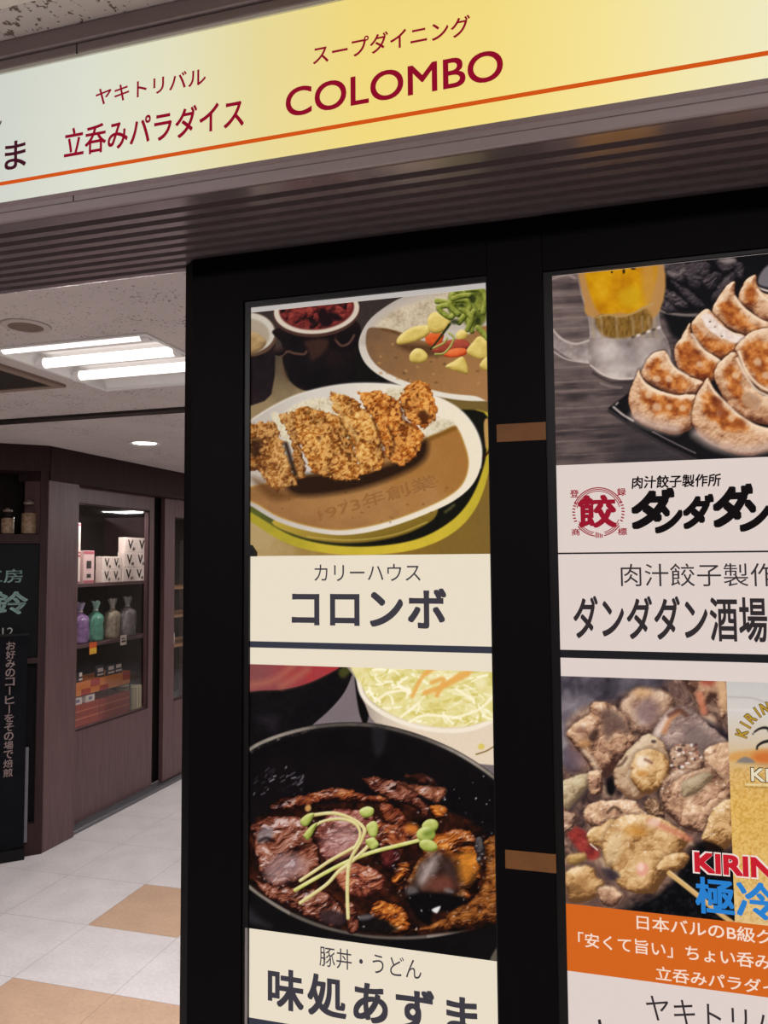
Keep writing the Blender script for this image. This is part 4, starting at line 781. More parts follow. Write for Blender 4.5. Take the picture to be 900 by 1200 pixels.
# slanting shop window with its frame
zt = CAM[2]
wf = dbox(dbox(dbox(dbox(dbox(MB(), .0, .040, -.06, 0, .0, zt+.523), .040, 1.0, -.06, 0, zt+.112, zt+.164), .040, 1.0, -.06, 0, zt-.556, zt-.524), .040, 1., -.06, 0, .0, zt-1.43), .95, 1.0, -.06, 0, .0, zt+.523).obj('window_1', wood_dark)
structure(wf)
dbox(MB(), .040, .95, -.05, -.046, zt-1.43, zt-.556).obj('lower_opening_dark', mat('opening_shade', (6, 5, 6), .4, .12, noise=.2), wf)  # shade of the lower opening painted as a flat black sheet
dbox(MB(), .0, .95, -.30, -.29, 0, zt+.668).obj('back_board', void, wf)
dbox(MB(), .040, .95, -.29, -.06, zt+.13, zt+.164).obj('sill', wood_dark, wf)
# ---------------------------------------------------------------- ceiling fittings
def fitting(loc, label):
    L, W = (FX1-FX0), (FY1-FY0)
    t = thing('ceiling_light', label, 'light', loc, 0, 'recessed fluorescent ceiling lights')
    x0, x1, y0, y1 = -L/2, L/2, -W/2, W/2
    fr = MB()
    for a in ((x0-.008, x1+.008, y0-.008, y0+.006), (x0-.008, x1+.008, y1-.006, y1+.008), (x0-.008, x0+.006, y0, y1), (x1-.006, x1+.008, y0, y1)): fr.box(a[0], a[1], a[2], a[3], -.006, .004)
    fr.obj('frame', white_metal, t)
    # folded white reflector: shallow valleys between the tubes
    prof = []; H = .04
    tubes = [y0+.034, y0+.22, y0+.405]
    prof = [(y0+.002, 0), (y0+.004, H)]
    for k, ty in enumerate(tubes):
        prof += [(ty-.03, H), (ty+.03, H), (ty+.085, .016), (ty+.105, .016)]
    prof += [(y1-.03, .03), (y1-.004, 0)]
    rb = bmesh.new(); A = [rb.verts.new((x0+.004, p, z)) for p, z in prof]; B = [rb.verts.new((x1-.004, p, z)) for p, z in prof]
    for k in range(len(prof)-1): rb.faces.new((A[k], A[k+1], B[k+1], B[k]))
    m_ = MB(); m_.bm.free(); m_.bm = rb
    m_.box(x0+.001, x0+.004, y0, y1, 0, H).box(x1-.004, x1-.001, y0, y1, 0, H).box(x0, x1, y0, y1, H+.004, H+.01)
    m_.obj('reflector', white_metal, t)
    for ty in tubes:
        la = bpy.data.lights.new('tube_light', 'AREA'); la.shape = 'RECTANGLE'; la.size = x1-x0-.07; la.size_y = .03; la.energy = LAMP; la.color = (1, .97, .955)
        lo = bpy.data.objects.new('tube_light', la); col.objects.link(lo); lo.parent = t; lo.location = (0, ty, -.0125)
        tb = MB().cyl((x0+.03, ty, .006), (x1-.03, ty, .006), .0165, n=20).obj('tube', tube_m, t, smooth=False)
        for a, b_ in ((x0+.005, x0+.032), (x1-.032, x1-.005)): MB().cyl((a, ty, .006), (b_, ty, .006), .019, n=16).obj('socket', white_metal, tb)
    return t
flab = ['square three-tube fluorescent ceiling light over the passage, left of the black menu board', 'square three-tube fluorescent ceiling light added unseen over the passage, behind the black menu board',
        'square three-tube fluorescent ceiling light on the near side, behind the viewer on the left', 'square three-tube fluorescent ceiling light on the near side, behind the viewer on the right',
        'square three-tube fluorescent ceiling light far down the passage, reflected in the shop glass', 'square three-tube fluorescent ceiling light further back beside the shop doors', 'square three-tube fluorescent ceiling light added unseen inside the coffee shop above the shelves']
f0 = fitting(((fits[0][0]+fits[0][1])/2, (fits[0][2]+fits[0][3])/2, CZ), flab[0])
for f, lb in list(zip(fits, flab))[1:]:
    copy_tree(f0, ((f[0]+f[1])/2, (f[2]+f[3])/2, CZ), lb)
d = thing('downlight', 'small round lit downlight in the ceiling near the shop header', 'light', (-2.47, 3.775, CZ))
MB().lathe([(.066, -.001), (.084, -.006), (.09, -.004), (.09, .0), (.066, .0)], 40).obj('trim_ring', white_metal, d, True)
MB().lathe([(.001, -.0032), (.03, -.003), (.06, -.002), (.066, -.001), (.066, 0), (.001, .0)], 40).obj('lens', lamp_m, d, True)
d = thing('ceiling_speaker', 'round brownish flush cover plate on the ceiling in front of the fluorescent light', 'ceiling fitting', (-1.555, 1.785, CZ))
tan_p = mat('aged_cover', (116, 100, 90), .6, .3, noise=.1); MB().lathe([(.05, -.005), (.062, -.004), (.068, 0), (.05, 0)], 40).obj('rim', mat('aged_rim', (184, 172, 168), .6, .3, noise=.06), d, True)
MB().lathe([(.001, -.010), (.03, -.009), (.044, -.006), (.05, -.004), (.05, 0), (.001, 0)], 40).obj('grille', tan_p, d, True)
d = thing('air_vent', 'dark rectangular return-air vent in the ceiling left of the fluorescent light', 'vent', (-2.25, 2.12, CZ))
vm = mat('vent_brown', (44, 36, 32), .6, .3, noise=.15); vf = MB()
for a in ((-.36, .32, -.34, -.305), (-.36, .32, .275, .31), (-.36, -.325, -.305, .275), (.285, .32, -.305, .275)): vf.box(*a, -.012, -.0005)
vf.obj('frame', mat('vent_frame', (140, 120, 108), .6, .3, noise=.05), d)
MB().box(-.326, .286, -.306, .276, -.003, -.0008).obj('backing', void, d)
sl = MB()
for k in range(18): sl.prism([(-.30+k*.032, -.004), (-.282+k*.032, -.011), (-.280+k*.032, -.010), (-.298+k*.032, -.003)], 'x', -.325, .285)
sl.obj('louvre', vm, d)
# ---------------------------------------------------------------- illuminated fascia sign and ribbed soffit under it
SD = .785
def sz(x, y): return onY(x, y, SD)[1]
SX0, SX1 = -1.75, 1.15
zf0, zf1 = sz(0, 243), sz(0, 81.5)                 # lit face, bottom and top
zb0, zb1, zt1 = sz(0, 263), sz(0, 251), sz(0, 71)
s = thing('lightbox_sign', 'long yellow and white illuminated restaurant sign with red lettering under the ceiling', 'sign', (0, 0, 0))
MB().box(SX0, SX1, SD+.012, .99, zf0, zf1).obj('housing', metal, s)
MB().box(SX0, SX1, SD-.004, .99, zt1+.0008, CZ-.0005, .0015).box(SX0, SX1, SD, .99, zf1, zt1, .001).obj('top_channel', metal, s)
MB().box(SX0, SX1, SD, SD+.012, zb1+.0008, zf0, .001).box(SX0, SX1, SD-.003, SD+.0028, zb0, zb1, .0015).obj('bottom_channel', metal, s)
for nm, z0, z1, x in (('joint', zf1-.001, zt1-.001, onY(90, 57, SD)[0]), ('joint', zb1+.002, zf0+.0, onY(86, 235, SD)[0])):
    MB().box(x-.0006, x+.0006, SD-.0006, SD+.001, z0, z1).obj(nm, black_edge, s)
# translucent face: ground colour graduated along it, greenish white through yellow to cream
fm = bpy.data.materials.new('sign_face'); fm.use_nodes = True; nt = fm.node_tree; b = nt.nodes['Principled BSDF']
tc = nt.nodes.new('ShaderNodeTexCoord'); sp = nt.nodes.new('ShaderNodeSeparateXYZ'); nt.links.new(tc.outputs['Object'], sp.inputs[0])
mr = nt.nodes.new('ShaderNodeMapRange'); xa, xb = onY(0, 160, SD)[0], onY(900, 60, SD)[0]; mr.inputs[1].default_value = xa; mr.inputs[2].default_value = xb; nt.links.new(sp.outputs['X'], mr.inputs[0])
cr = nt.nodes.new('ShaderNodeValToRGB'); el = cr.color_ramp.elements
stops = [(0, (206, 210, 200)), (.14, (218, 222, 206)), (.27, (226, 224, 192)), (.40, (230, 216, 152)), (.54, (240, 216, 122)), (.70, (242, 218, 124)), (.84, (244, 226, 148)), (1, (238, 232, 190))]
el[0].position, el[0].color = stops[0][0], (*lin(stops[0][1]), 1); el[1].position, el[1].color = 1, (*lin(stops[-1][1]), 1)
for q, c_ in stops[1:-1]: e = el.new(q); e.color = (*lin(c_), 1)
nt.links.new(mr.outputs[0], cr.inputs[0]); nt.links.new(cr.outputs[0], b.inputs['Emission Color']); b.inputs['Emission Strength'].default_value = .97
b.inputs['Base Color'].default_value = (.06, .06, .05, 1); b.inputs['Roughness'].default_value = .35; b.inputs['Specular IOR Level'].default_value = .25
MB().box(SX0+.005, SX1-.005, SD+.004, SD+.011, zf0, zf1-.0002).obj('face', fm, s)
SF = SD+.004
MB().box(SX0+.005, SX1-.005, SD+.0012, SD+.0039, sz(0, 85.2), zf1).obj('face_lip', mat('acrylic_lip', (214, 212, 202), .35, .4, noise=.03), s)
sz0 = sorted(onY(0, y, SF)[1] for y in (213.7, 217.8))
MB().box(SX0+.005, SX1-.005, SF-.0005, SF+.001, *sz0).obj('orange_stripe', ink('sign_orange', (206, 82, 18)), s)
maroon, plum = ink('sign_maroon', (140, 14, 40)), ink('sign_plum', (66, 22, 36))
words('ヤキトリバル', maroon, SF, (112.5, 114), (241.5, 90), (185, 90), (178, 111.5), s, .012)
words('立呑みパラダイス', maroon, SF, (75.5, 168), (286, 137), (113, 145), (112, 180), s, .016)
words('スープダイニング', maroon, SF, (367, 66), (551, 31), (465, 34.5), (465, 58), s, .012)
words('COLOMBO', maroon, SF, (335, 121), (589.5, 77), (490, 75.5), (490, 111), s, .012)
x1_ = onY(31, 181, SF)[0]; w1 = x1_-onY(6, 181, SF)[0]
V, F = glyphs('ま', .016); vz0, vz1 = onY(19, 198, SF)[1], onY(19, 165, SF)[1]
pcs = []
for k, ch in enumerate('まずあ処味'):
    V, F = glyphs(ch, .016); pcs.append((place(V, x1_-w1-k*w1*1.3, x1_-k*w1*1.3, vz0, vz1), F))
flat('lettering', pcs, plum, (0, SF, 0), XR, ZU, .0006, s)
V, F = glyphs('豚丼・うどん', .004); xr = onY(2.5, 140, SF)[0]
flat('lettering', [(place(V, xr-.155, xr, onY(2, 150, SF)[1], onY(2, 128, SF)[1]), F)], plum, (0, SF, 0), XR, ZU, .0006, s)
# ribbed soffit
zs = zb0; prof = [(.788, zs+.03), (.788, zs+.0002), (.8085, zs+.0002)]; pit = .0232
for k in range(8):
    y = .8085+k*pit; prof += [(y+.0005, zs+.018), (y+.0095, zs+.018), (y+.0115, zs-.0005), (y+pit-.0005, zs-.0005)]
prof += [(.995, zs), (.995, zs+.03)]
structure(MB().prism(prof, 'x', SX0, SX1).obj('trim_9', rib_m), 'ribbed dark metal soffit under the illuminated sign')
# ---------------------------------------------------------------- black menu board with two posters
PD, QD = .957, .965                                # front of the frame; plane of the posters
def px_(x, y, D=PD): return onY(x, y, D)[0]
def pz_(x, y, D=PD): return onY(x, y, D)[1]
board = thing('menu_board', 'tall black framed menu board holding two food posters below the illuminated sign', 'signboard', (0, 0, 0))
bx0 = px_(225, 500); bxe = px_(207.6, 700); bx1 = .32
ox = [(px_(284.0, 600), px_(577.5, 757)), (px_(643, 650), .285)]      # openings
ozt = pz_(283, 353), pz_(643, 317); ozb = .30
top = zs-.0008
fr = MB()
fr.prism([(bx0-.001, PD), (ox[0][0], PD), (ox[0][0], PD+.03), (bxe, PD+.03), (bxe, PD+.016)], 'z', 0, top)         # left stile with splayed edge
fr.box(ox[0][1], ox[1][0], PD, PD+.03, 0, top, .0008).box(ox[1][1], bx1, PD, PD+.03, 0, top, .0008)
for (a, c_), zt_ in zip(ox, ozt): fr.box(a, c_, PD, PD+.03, zt_, top).box(a, c_, PD, PD+.03, 0, ozb)
fr.obj('frame', black, board)
MB().box(bxe+.001, bx1-.001, PD+.028, PD+.05, .001, top-.001).obj('back_panel', black, board)
# the posters' own extents
A0, A1, Az = px_(293.6, 650, QD), px_(575.0, 648, QD), pz_(294.7, 360.7, QD)
B0, B1, Bz = px_(652.2, 560, QD), px_(652.2, 560, QD)+(A1-A0), pz_(648.7, 323.6, QD)
bz = MB()
for x0, x1, zt_, o in ((A0, A1, Az, ox[0]), (B0, B1, Bz, ox[1])):
    bz.box(o[0], x0, PD+.0035, PD+.012, ozb, zt_+.02); bz.box(x1, min(o[1], x1+.02), PD+.0035, PD+.012, ozb, zt_+.02); bz.box(x0, x1, PD+.0035, PD+.012, zt_, zt_+.02)
bz.obj('bezel', black_edge, board)
MB().box(A0-.0035, A0-.0002, PD+.002, PD+.0036, ozb, pz_(289, 1085, QD)).obj('retaining_strip', mat('grey_strip', (120, 112, 112), .4, .4, noise=.1), board)
xk, zk = onY(295, 652, PD); b_ = MB(); b_.prism([(A0-.004, zk), (A0+.0105, zk), (A0+.0105, zk+.006), (A0+.0035, zk+.0155), (A0-.004, zk+.0165)], 'y', PD+.001, PD+.0072); b_.obj('clip', black_edge, board)
tab_m = mat('tan_tape', (104, 66, 34), .6, .2, noise=.08, nscale=60)
for q in (((582, 497.5), (639.5, 494.5), (582, 518), (639.5, 515.5)), ((592, 995.6), (651.5, 1001), (592.5, 1017.5), (652, 1023))):
    z1_, z0_ = (pz_(*q[0])+pz_(*q[1]))/2, (pz_(*q[2])+pz_(*q[3]))/2
    tag(MB().box(px_(*q[0]), px_(*q[1]), PD-.0006, PD+.001, z0_, z1_).obj('cover_plate', tab_m, board), 'tan rectangular plate')
def avgz(p, q): return (pz_(*p, QD)+pz_(*q, QD))/2
# ---- left poster
pa = thing('menu_poster', 'left poster: cutlet curry on a white plate above pork bowl with green sprouts', 'poster', (0, 0, 0), 0, 'food posters in the black menu board')
paperA = ink('warm_white_sheet', (229, 217, 196)); greyA = ink('slate_ink', (64, 60, 68)); navy = ink('slate_bar', (52, 54, 66))
MB().box(A0, A1, QD, QD+.004, ozb, Az).obj('sheet', paperA, pa)
zA = [avgz((294.7, 367), (571, 337)), avgz((293.5, 652.7), (574.9, 648)), avgz((292.7, 777.5), (577, 788)), avgz((289, 1086.8), (583, 1127))]
MB().box(A0, A1, QD-.0004, QD+.001, zA[0]+.0004, Az).obj('margin_strip', ink('grey_margin', (186, 180, 176)), pa)
CK = paint_katsu(); tag(print_sheet('picture', CK, QD, A0, A1, zA[1], zA[0], pa), 'photograph of breaded cutlet curry'); del CK
CP = paint_pork(); tag(print_sheet('picture', CP, QD, A0, A1, zA[3], zA[2], pa), 'photograph of glazed pork in a black bowl'); del CP
zb_ = sorted((avgz((292.7, 751.1), (576.6, 758)), avgz((292.7, 758.9), (576.6, 765.4))))
MB().box(A0, A1, QD-.0005, QD+.001, *zb_).obj('divider_bar', navy, pa)
zc = avgz((289, 1191.7), (289, 1191.7)); MB().box(A0, A1, QD-.0005, QD+.001, zc-.0085, zc).obj('divider_bar', navy, pa)
words('カリーハウス', greyA, QD, (368.5, 671), (493, 671), (430, 661), (430, 681), pa, .004)
words('コロンボ', greyA, QD, (342, 715), (523.3, 716), (513, 689.5), (490, 736.5), pa, .03, spacing=1.06)
words('豚丼・うどん', greyA, QD, (374.5, 1121), (494, 1136), (409, 1112.5), (409, 1136.5), pa, .004)
words('味処あずま', greyA, QD, (314, 1160), (560.5, 1192), (336, 1135.5), (336, 1184), pa, .03, spacing=1.16)
faint = ink('faint_brown', (148, 100, 56)); V, F = glyphs('1973年創業', .012); a_, b_ = np.array(onY(375, 612, QD)), np.array(onY(512, 571, QD)); e_ = (b_-a_)/np.linalg.norm(b_-a_); n_ = np.array([-e_[1], e_[0]])
P_ = place(V, 0, np.linalg.norm(b_-a_), 0, .0185); flat('lettering', [(a_+P_[:, :1]*e_+P_[:, 1:]*n_, F)], faint, (0, QD, 0), XR, ZU, .0007, pa)
# ---- right poster
pb = thing('menu_poster', 'right poster: fried dumplings and beer mug above grilled chicken skewers, partly out of frame', 'poster', (0, 0, 0), 0, 'food posters in the black menu board')
paperB = ink('cool_white_sheet', (218, 203, 197)); inkB = ink('charcoal_ink', (52, 45, 47)); blk = ink('brush_black', (22, 17, 18)); red = ink('seal_red', (150, 26, 44)); barB = ink('black_bar', (28, 28, 31))
MB().box(B0, B1, QD, QD+.004, ozb, Bz).obj('sheet', paperB, pb)
zB = [avgz((651, 545.8), (900, 535)), avgz((657.9, 791), (852.4, 799.7)), avgz((666.6, 1059.5), (861, 1079.7)), avgz((667.5, 1138.4), (900, 1167.9))]
CG = paint_gyoza(); tag(print_sheet('picture', CG, QD, B0, B1, zB[0], Bz-.0003, pb), 'photograph of pan-fried dumplings and a beer mug'); del CG
xL = px_(853, 850, QD)
CY = paint_yakitori(); tag(print_sheet('picture', CY, QD, B0, xL, zB[2], zB[1], pb), 'photograph of grilled chicken skewers'); del CY
CL = paint_label(); tag(print_sheet('picture', CL, QD, xL, B1, zB[2], zB[1], pb), 'golden beer label with a running animal'); del CL
MB().box(B0, B1, QD-.0004, QD+.001, zB[3], zB[2]).obj('orange_band', ink('poster_orange', (205, 98, 28)), pb)
zl = avgz((653.9, 648.4), (900, 646.4)); MB().box(B0, B1, QD-.0005, QD+.001, zl-.001, zl+.001).obj('thin_rule', barB, pb)
zb_ = sorted((avgz((657.3, 761.4), (900, 766.9)), avgz((657.5, 770.6), (690, 771.9)))); zb_[0] = pz_(658, 770.6, QD)
MB().box(B0, B1, QD-.0005, QD+.001, *zb_).obj('divider_bar', barB, pb)
words('肉汁餃子製作所', blk, QD, (740, 564.5), (845, 563), (790, 556.5), (790, 571.5), pb, .024, shear=.1)
# brush-written name: every sign set by hand with its own slant
pcs = []
for ch, x0, x1, yt, yb in (('ダ', 739.5, 791, 572, 620), ('ン', 767, 800, 591, 625), ('ダ', 800, 837, 579, 620), ('ダ', 835, 883, 567, 618), ('ン', 866, 903, 585, 623), ('酒', 905, 950, 566, 616), ('場', 952, 998, 564, 614)):
    V, F = glyphs(ch, .055, .25); ym = (yt+yb)/2
    pcs.append((place(V, px_(x0, ym, QD), px_(x1, ym, QD), pz_((x0+x1)/2, yb, QD), pz_((x0+x1)/2, yt, QD)), F))
flat('lettering', pcs[:5], blk, (0, QD, 0), XR, ZU, .0006, pb)
# round trade-mark seal
pcs = []
for ch, x0, x1, yt, yb, bo in (('餃', 677, 722.5, 580, 618.5, .034), ('登', 668, 678.4, 574, 583, .02), ('録', 723, 733.4, 572, 581, .02), ('商', 669.8, 679.6, 619.5, 627.6, .02), ('標', 723.8, 734.8, 618.6, 627.3, .02)):
    V, F = glyphs(ch, bo); ym, xm = (yt+yb)/2, (x0+x1)/2
    pcs.append((place(V, px_(x0, ym, QD), px_(x1, ym, QD), pz_(xm, yb, QD), pz_(xm, yt, QD)), F))
cxs, czs = onY(701, 600, QD); rs_ = px_(731, 600, QD)-cxs
def arc(r0, r1, a0, a1, n=40):
    A = [math.radians(a0+(a1-a0)*k/n) for k in range(n+1)]
    V = np.array([(cxs+r*math.cos(a), czs+r*math.sin(a)) for a in A for r in (r0, r1)]); return V, [(2*k, 2*k+1, 2*k+3, 2*k+2) for k in range(n)]
for r, th, spans in ((1.0, .03, ((20, 160), (215, 262), (282, 325))), (.93, .025, ((20, 162), (212, 255), (285, 330))), (.86, .022, ((12, 168), (205, 258), (284, 338)))):
    for a0, a1 in spans: pcs.append(arc(rs_*(r-th), rs_*(r+th*.5), a0, a1))
for sgn in (-1, 1):
    for k in range(7):
        a = math.radians(180*(sgn < 0)+(-22+k*7.5)*(1 if sgn > 0 else -1)); ca, sa = math.cos(a), math.sin(a)
        pcs.append((np.array([(cxs+rs_*r*ca-t*sa*rs_, czs+rs_*r*sa+t*ca*rs_) for r, t in ((.9, -.02), (1.02, -.045), (1.05, .0), (.93, .03))]), [(0, 1, 2, 3)]))
for k in range(4): pcs.append((np.array([(cxs+rs_*(-.12+k*.075), czs-rs_*1.06), (cxs+rs_*(-.08+k*.075), czs-rs_*1.06), (cxs+rs_*(-.07+k*.075), czs-rs_*(.82+.03*k)), (cxs+rs_*(-.12+k*.075), czs-rs_*(.82+.03*k))]), [(0, 1, 2, 3)]))
flat('seal', pcs, red, (0, QD, 0), XR, ZU, .0006, pb)
words('肉汁餃子製作所', inkB, QD, (727.5, 674), (942, 672), (760, 660.5), (760, 687), pb, .002)
words('ダンダダン酒場', inkB, QD, (672, 722), (899, 725.5), (850, 699), (850, 752), pb, .02)
kw = ink('label_white', (232, 214, 206)); kr = ink('label_red', (196, 32, 46)); kb = ink('label_blue', (44, 126, 200))
words('KIRIN', kw, QD, (811.5, 1011), (910, 1018), (833, 998), (833, 1025), pb, .07, off=.0006)
words('KIRIN', kr, QD, (813.6, 1011), (907, 1018), (833, 999.6), (833, 1023.2), pb, .045, off=.0009)
words('極冷', kb, QD, (814.8, 1050), (909.5, 1056), (836, 1028.5), (836, 1071.5), pb, .026, off=.0009)
wht = ink('handwriting_white', (240, 214, 196))
words('日本バルのB級グルメ', wht, QD, (746, 1081), (952, 1104), (772, 1074.5), (772, 1091.5), pb, .012)
words('「安くて旨い」ちょい呑み', wht, QD, (677.5, 1100), (904, 1127), (697, 1094), (697, 1111), pb, .012)
words('立呑みパラダイス', wht, QD, (768.5, 1142), (934, 1162), (796, 1135), (796, 1151.5), pb, .012)
words('ヤキトリバル', inkB, QD, (757, 1182), (949, 1208), (772, 1166.5), (772, 1196), pb, .004)
words('立呑みパラダイス', inkB, QD, (690, 1216), (942, 1245), (716, 1196), (716, 1246), pb, .02)
# beer label lettering set on an arc, and the name on its ribbon
gold, pale = ink('label_gold', (176, 140, 50)), ink('label_pale', (226, 214, 186)); drk = ink('label_dark', (62, 46, 34))
cpx, cpy, rr_ = 912, 872, 45
for m_, bo, of in ((drk, .07, .0006), (gold, .03, .0008)):
    pcs = []
    for k, ch in enumerate("KIRIN'S"):
        if ch == ' ': continue
        a = math.radians(163-k*(13.2)); x, y = cpx+rr_*math.cos(a), cpy-rr_*math.sin(a)
        V, F = glyphs(ch, bo); u, v = onY(x, y, QD); V = V-np.array([(V[:, 0].min()+V[:, 0].max())/2, .36]); th = a-math.pi/2; sc = .0165
        c_, s_ = math.cos(th), math.sin(th); pcs.append((np.stack([u+sc*(V[:, 0]*c_*.8-V[:, 1]*s_), v+sc*(V[:, 0]*s_*.8+V[:, 1]*c_)], 1), F))
    flat('lettering', pcs, m_, (0, QD, 0), XR, ZU, of, pb)
words('KIRIN', drk, QD, (879.2, 908), (946, 910), (889, 899), (889, 916.5), pb, .05)
words('KIRIN', pale, QD, (880, 908), (945, 910), (889, 900), (889, 915.5), pb, .02, off=.0009)
# ---------------------------------------------------------------- things in the shop
GX = -3.35
shelf = thing('display_shelf', 'dark brown display shelf of goods behind the glass of the sliding door', 'shelf', (0, 0, 0))
zsh = [CAM[2]-.135, CAM[2]-.535, CAM[2]-1.075]
for z in zsh: MB().box(-3.75, GX+.03, 4.17, 5.22, z-.024, z, .002).obj('shelf_board', wood, shelf)
for y in (4.15, 5.22): MB().box(-3.77, GX+.03, y, y+.02, 0, CAM[2]+.35).obj('side_panel', wood_dark, shelf)
MB().box(-3.79, -3.77, 4.15, 5.24, 0, CAM[2]+.35).obj('back_panel', void, shelf)
def gbox(name, y0, y1, z0, z1, dep, m, label, cat, grp, x=GX, bev=.002): return tag(MB().box(x-dep, x, y0, y1, z0, z1, bev).obj(name, m), label, cat, grp)
YR, = [np.array([0, 1., 0])]
def faceword(o, s_, m, y0, y1, z0, z1, x=GX, bold=.02):
    V, F = glyphs(s_, bold); return flat('lettering', [(place(V, y0, y1, z0, z1), F)], m, (x, 0, 0), YR, ZU, .0015, o)
card = mat('white_carton', (222, 204, 194), .6, .3, noise=.04); brown_i = mat('brown_print', (110, 78, 66), .6, .2, noise=.1); dark_i = mat('dark_print', (60, 52, 52), .6, .2, noise=.1); pink = mat('pink_print', (176, 96, 108), .6, .2, noise=.08)
zc0 = zsh[0]
cartons = [(4.622, 4.845, zc0, .0895, 'bottom white coffee filter carton of the shorter stack of two on the top shelf'), (4.625, 4.85, zc0+.0905, .0895, 'top white coffee filter carton of the shorter stack of two on the top shelf'),
           (4.868, 5.148, zc0, .102, 'bottom white coffee filter carton of the stack of three on the top shelf'), (4.876, 5.162, zc0+.103, .108, 'middle white coffee filter carton of the stack of three on the top shelf'), (4.884, 5.185, zc0+.212, .108, 'top white coffee filter carton of the stack of three on the top shelf')]
for y0, y1, z0, h, lb in cartons:
    o = gbox('filter_carton', y0, y1, z0, z0+h, .055, card, lb, 'box', 'white filter cartons on the top shelf'); wd = y1-y0
    for k in (0, 1):
        a = y0+wd*(.12+.48*k); faceword(o, 'V', brown_i, a, a+wd*.22, z0+h*.22, z0+h*.85); faceword(o, '60', dark_i, a+wd*.2, a+wd*.3, z0+h*.14, z0+h*.34, bold=.03)
for z0, h, lb in ((zc0, .195, 'lower tall narrow white and pink carton at the left end of the top shelf'), (zc0+.196, .205, 'upper tall narrow white and pink carton at the left end of the top shelf')):
    o = gbox('tall_carton', 4.318, 4.392, z0, z0+h, .075, card, lb, 'box', 'tall narrow cartons at the end of the top shelf')
    for a, b_ in ((h*.9, h*.98), (.004, h*.07)): MB().box(GX, GX+.001, 4.32, 4.39, z0+a, z0+b_).obj('pink_stripe', pink, o)
    MB().box(GX, GX+.001, 4.335, 4.35, z0+h*.3, z0+h*.75).obj('printed_text', dark_i, o)
o = gbox('tall_carton', 4.422, 4.538, zc0, zc0+.218, .09, mat('pink_white_carton', (212, 180, 176), .6, .3, noise=.04), 'single pink and white carton with black printed marks on the top shelf', 'box', None)
for a, b_ in ((.196, .216), (.003, .018)): MB().box(GX, GX+.001, 4.424, 4.536, zc0+a, zc0+b_).obj('pink_stripe', pink, o)
for a, b_, c_, d_ in ((4.455, 4.505, .098, .150), (4.458, 4.502, .036, .062)): MB().box(GX, GX+.001, a, b_, zc0+a*0+c_, zc0+d_, .0004).obj('printed_mark', dark_i, o)
t = thing('added_goods_light', 'unseen slim tube light, added to brighten the goods, behind the top rail of the first sliding door', 'light', (-3.22, 4.55, 2.02))  # unseen lamp added to brighten the goods behind the glass
MB().box(-.02, .02, -.42, .42, .012, .03, .002).obj('holder', white_metal, t); MB().cyl((0, -.4, 0), (0, .4, 0), .012, n=16).obj('tube', tube_m, t)
la = bpy.data.lights.new('added_goods_fill', 'AREA'); la.shape = 'RECTANGLE'; la.size = .03; la.size_y = .8; la.energy = 7.0; la.color = (1, .95, .92)
lo = bpy.data.objects.new('added_goods_fill', la); col.objects.link(lo); lo.parent = t; lo.location = (0, 0, -.014); lo.rotation_euler.y = math.radians(28)
# sweets in tied clear bags
def bag(y, w_, h_, rgb, label):
    z0 = zsh[1]; t = thing('gift_bag', label, 'bag', (GX-.03, y, z0), random.Random(int(y*100)).uniform(-.15, .15), 'tied gift bags on the middle shelf')
    prof = [(.001, .001), (.36, .002), (.46, .03), (.5, .10), (.49, .30), (.47, .42), (.5, .56), (.44, .66), (.22, .74), (.12, .78)]
    rnd = random.Random(int(y*77)); n = 28; b = MB()
    rings = [[b.bm.verts.new((r*w_*.62*math.cos(2*math.pi*k/n)*(1+.12*rnd.uniform(-1, 1)), r*w_*math.sin(2*math.pi*k/n)*(1+.12*rnd.uniform(-1, 1)), z*h_)) for k in range(n)] for r, z in prof]
    for p, q in zip(rings, rings[1:]):
        for k in range(n): b.bm.faces.new((p[k], p[(k+1) % n], q[(k+1) % n], q[k]))
    b.bm.faces.new(rings[0][::-1]); b.bm.faces.new(rings[-1])
    b.obj('pouch', mat('film_%d' % int(y*100), rgb, .28, .6, noise=.4, nscale=28, bump=.6), t, True)
    MB().lathe([(.10*w_, .785*h_), (.125*w_, .79*h_), (.125*w_, .81*h_), (.10*w_, .815*h_)], 16).obj('tie', mat('tie_%d' % int(y*100), (214, 204, 196), .3, .6, noise=.1), t, True)
    b = MB(); m_ = 20
    R1 = [b.bm.verts.new((.09*w_*math.cos(2*math.pi*k/m_), .09*w_*math.sin(2*math.pi*k/m_), .81*h_)) for k in range(m_)]
    R2 = [b.bm.verts.new(((.13+.08*(k % 2))*w_*math.cos(2*math.pi*k/m_), (.15+.1*(k % 2))*w_*math.sin(2*math.pi*k/m_), (.98+.08*rnd.random())*h_)) for k in range(m_)]
    for k in range(m_): b.bm.faces.new((R1[k], R1[(k+1) % m_], R2[(k+1) % m_], R2[k]))
    b.obj('ruffle', mat('ruffle_%d' % int(y*100), tuple(min(255, int(v*.6+90)) for v in rgb), .3, .6, noise=.2, nscale=40), t, True)
bag(4.435, .155, .265, (138, 104, 150), 'purple tied gift bag, first from the left on the middle shelf')
bag(4.60, .15, .265, (84, 142, 120), 'green tied gift bag between the purple and the beige ones')
bag(4.79, .158, .27, (152, 138, 120), 'beige tied gift bag between the green and the grey ones')
bag(4.97, .158, .275, (126, 116, 116), 'grey tied gift bag, last to the right on the middle shelf')
tx = GX+.034
o = tag(MB().box(tx-.003, tx, 4.455, 4.53, zsh[1]-.075, zsh[1]+.005).obj('price_card', mat('orange_card', (206, 86, 30), .6, .3, noise=.1)), 'orange and yellow price card clipped below the purple bag', 'price card')
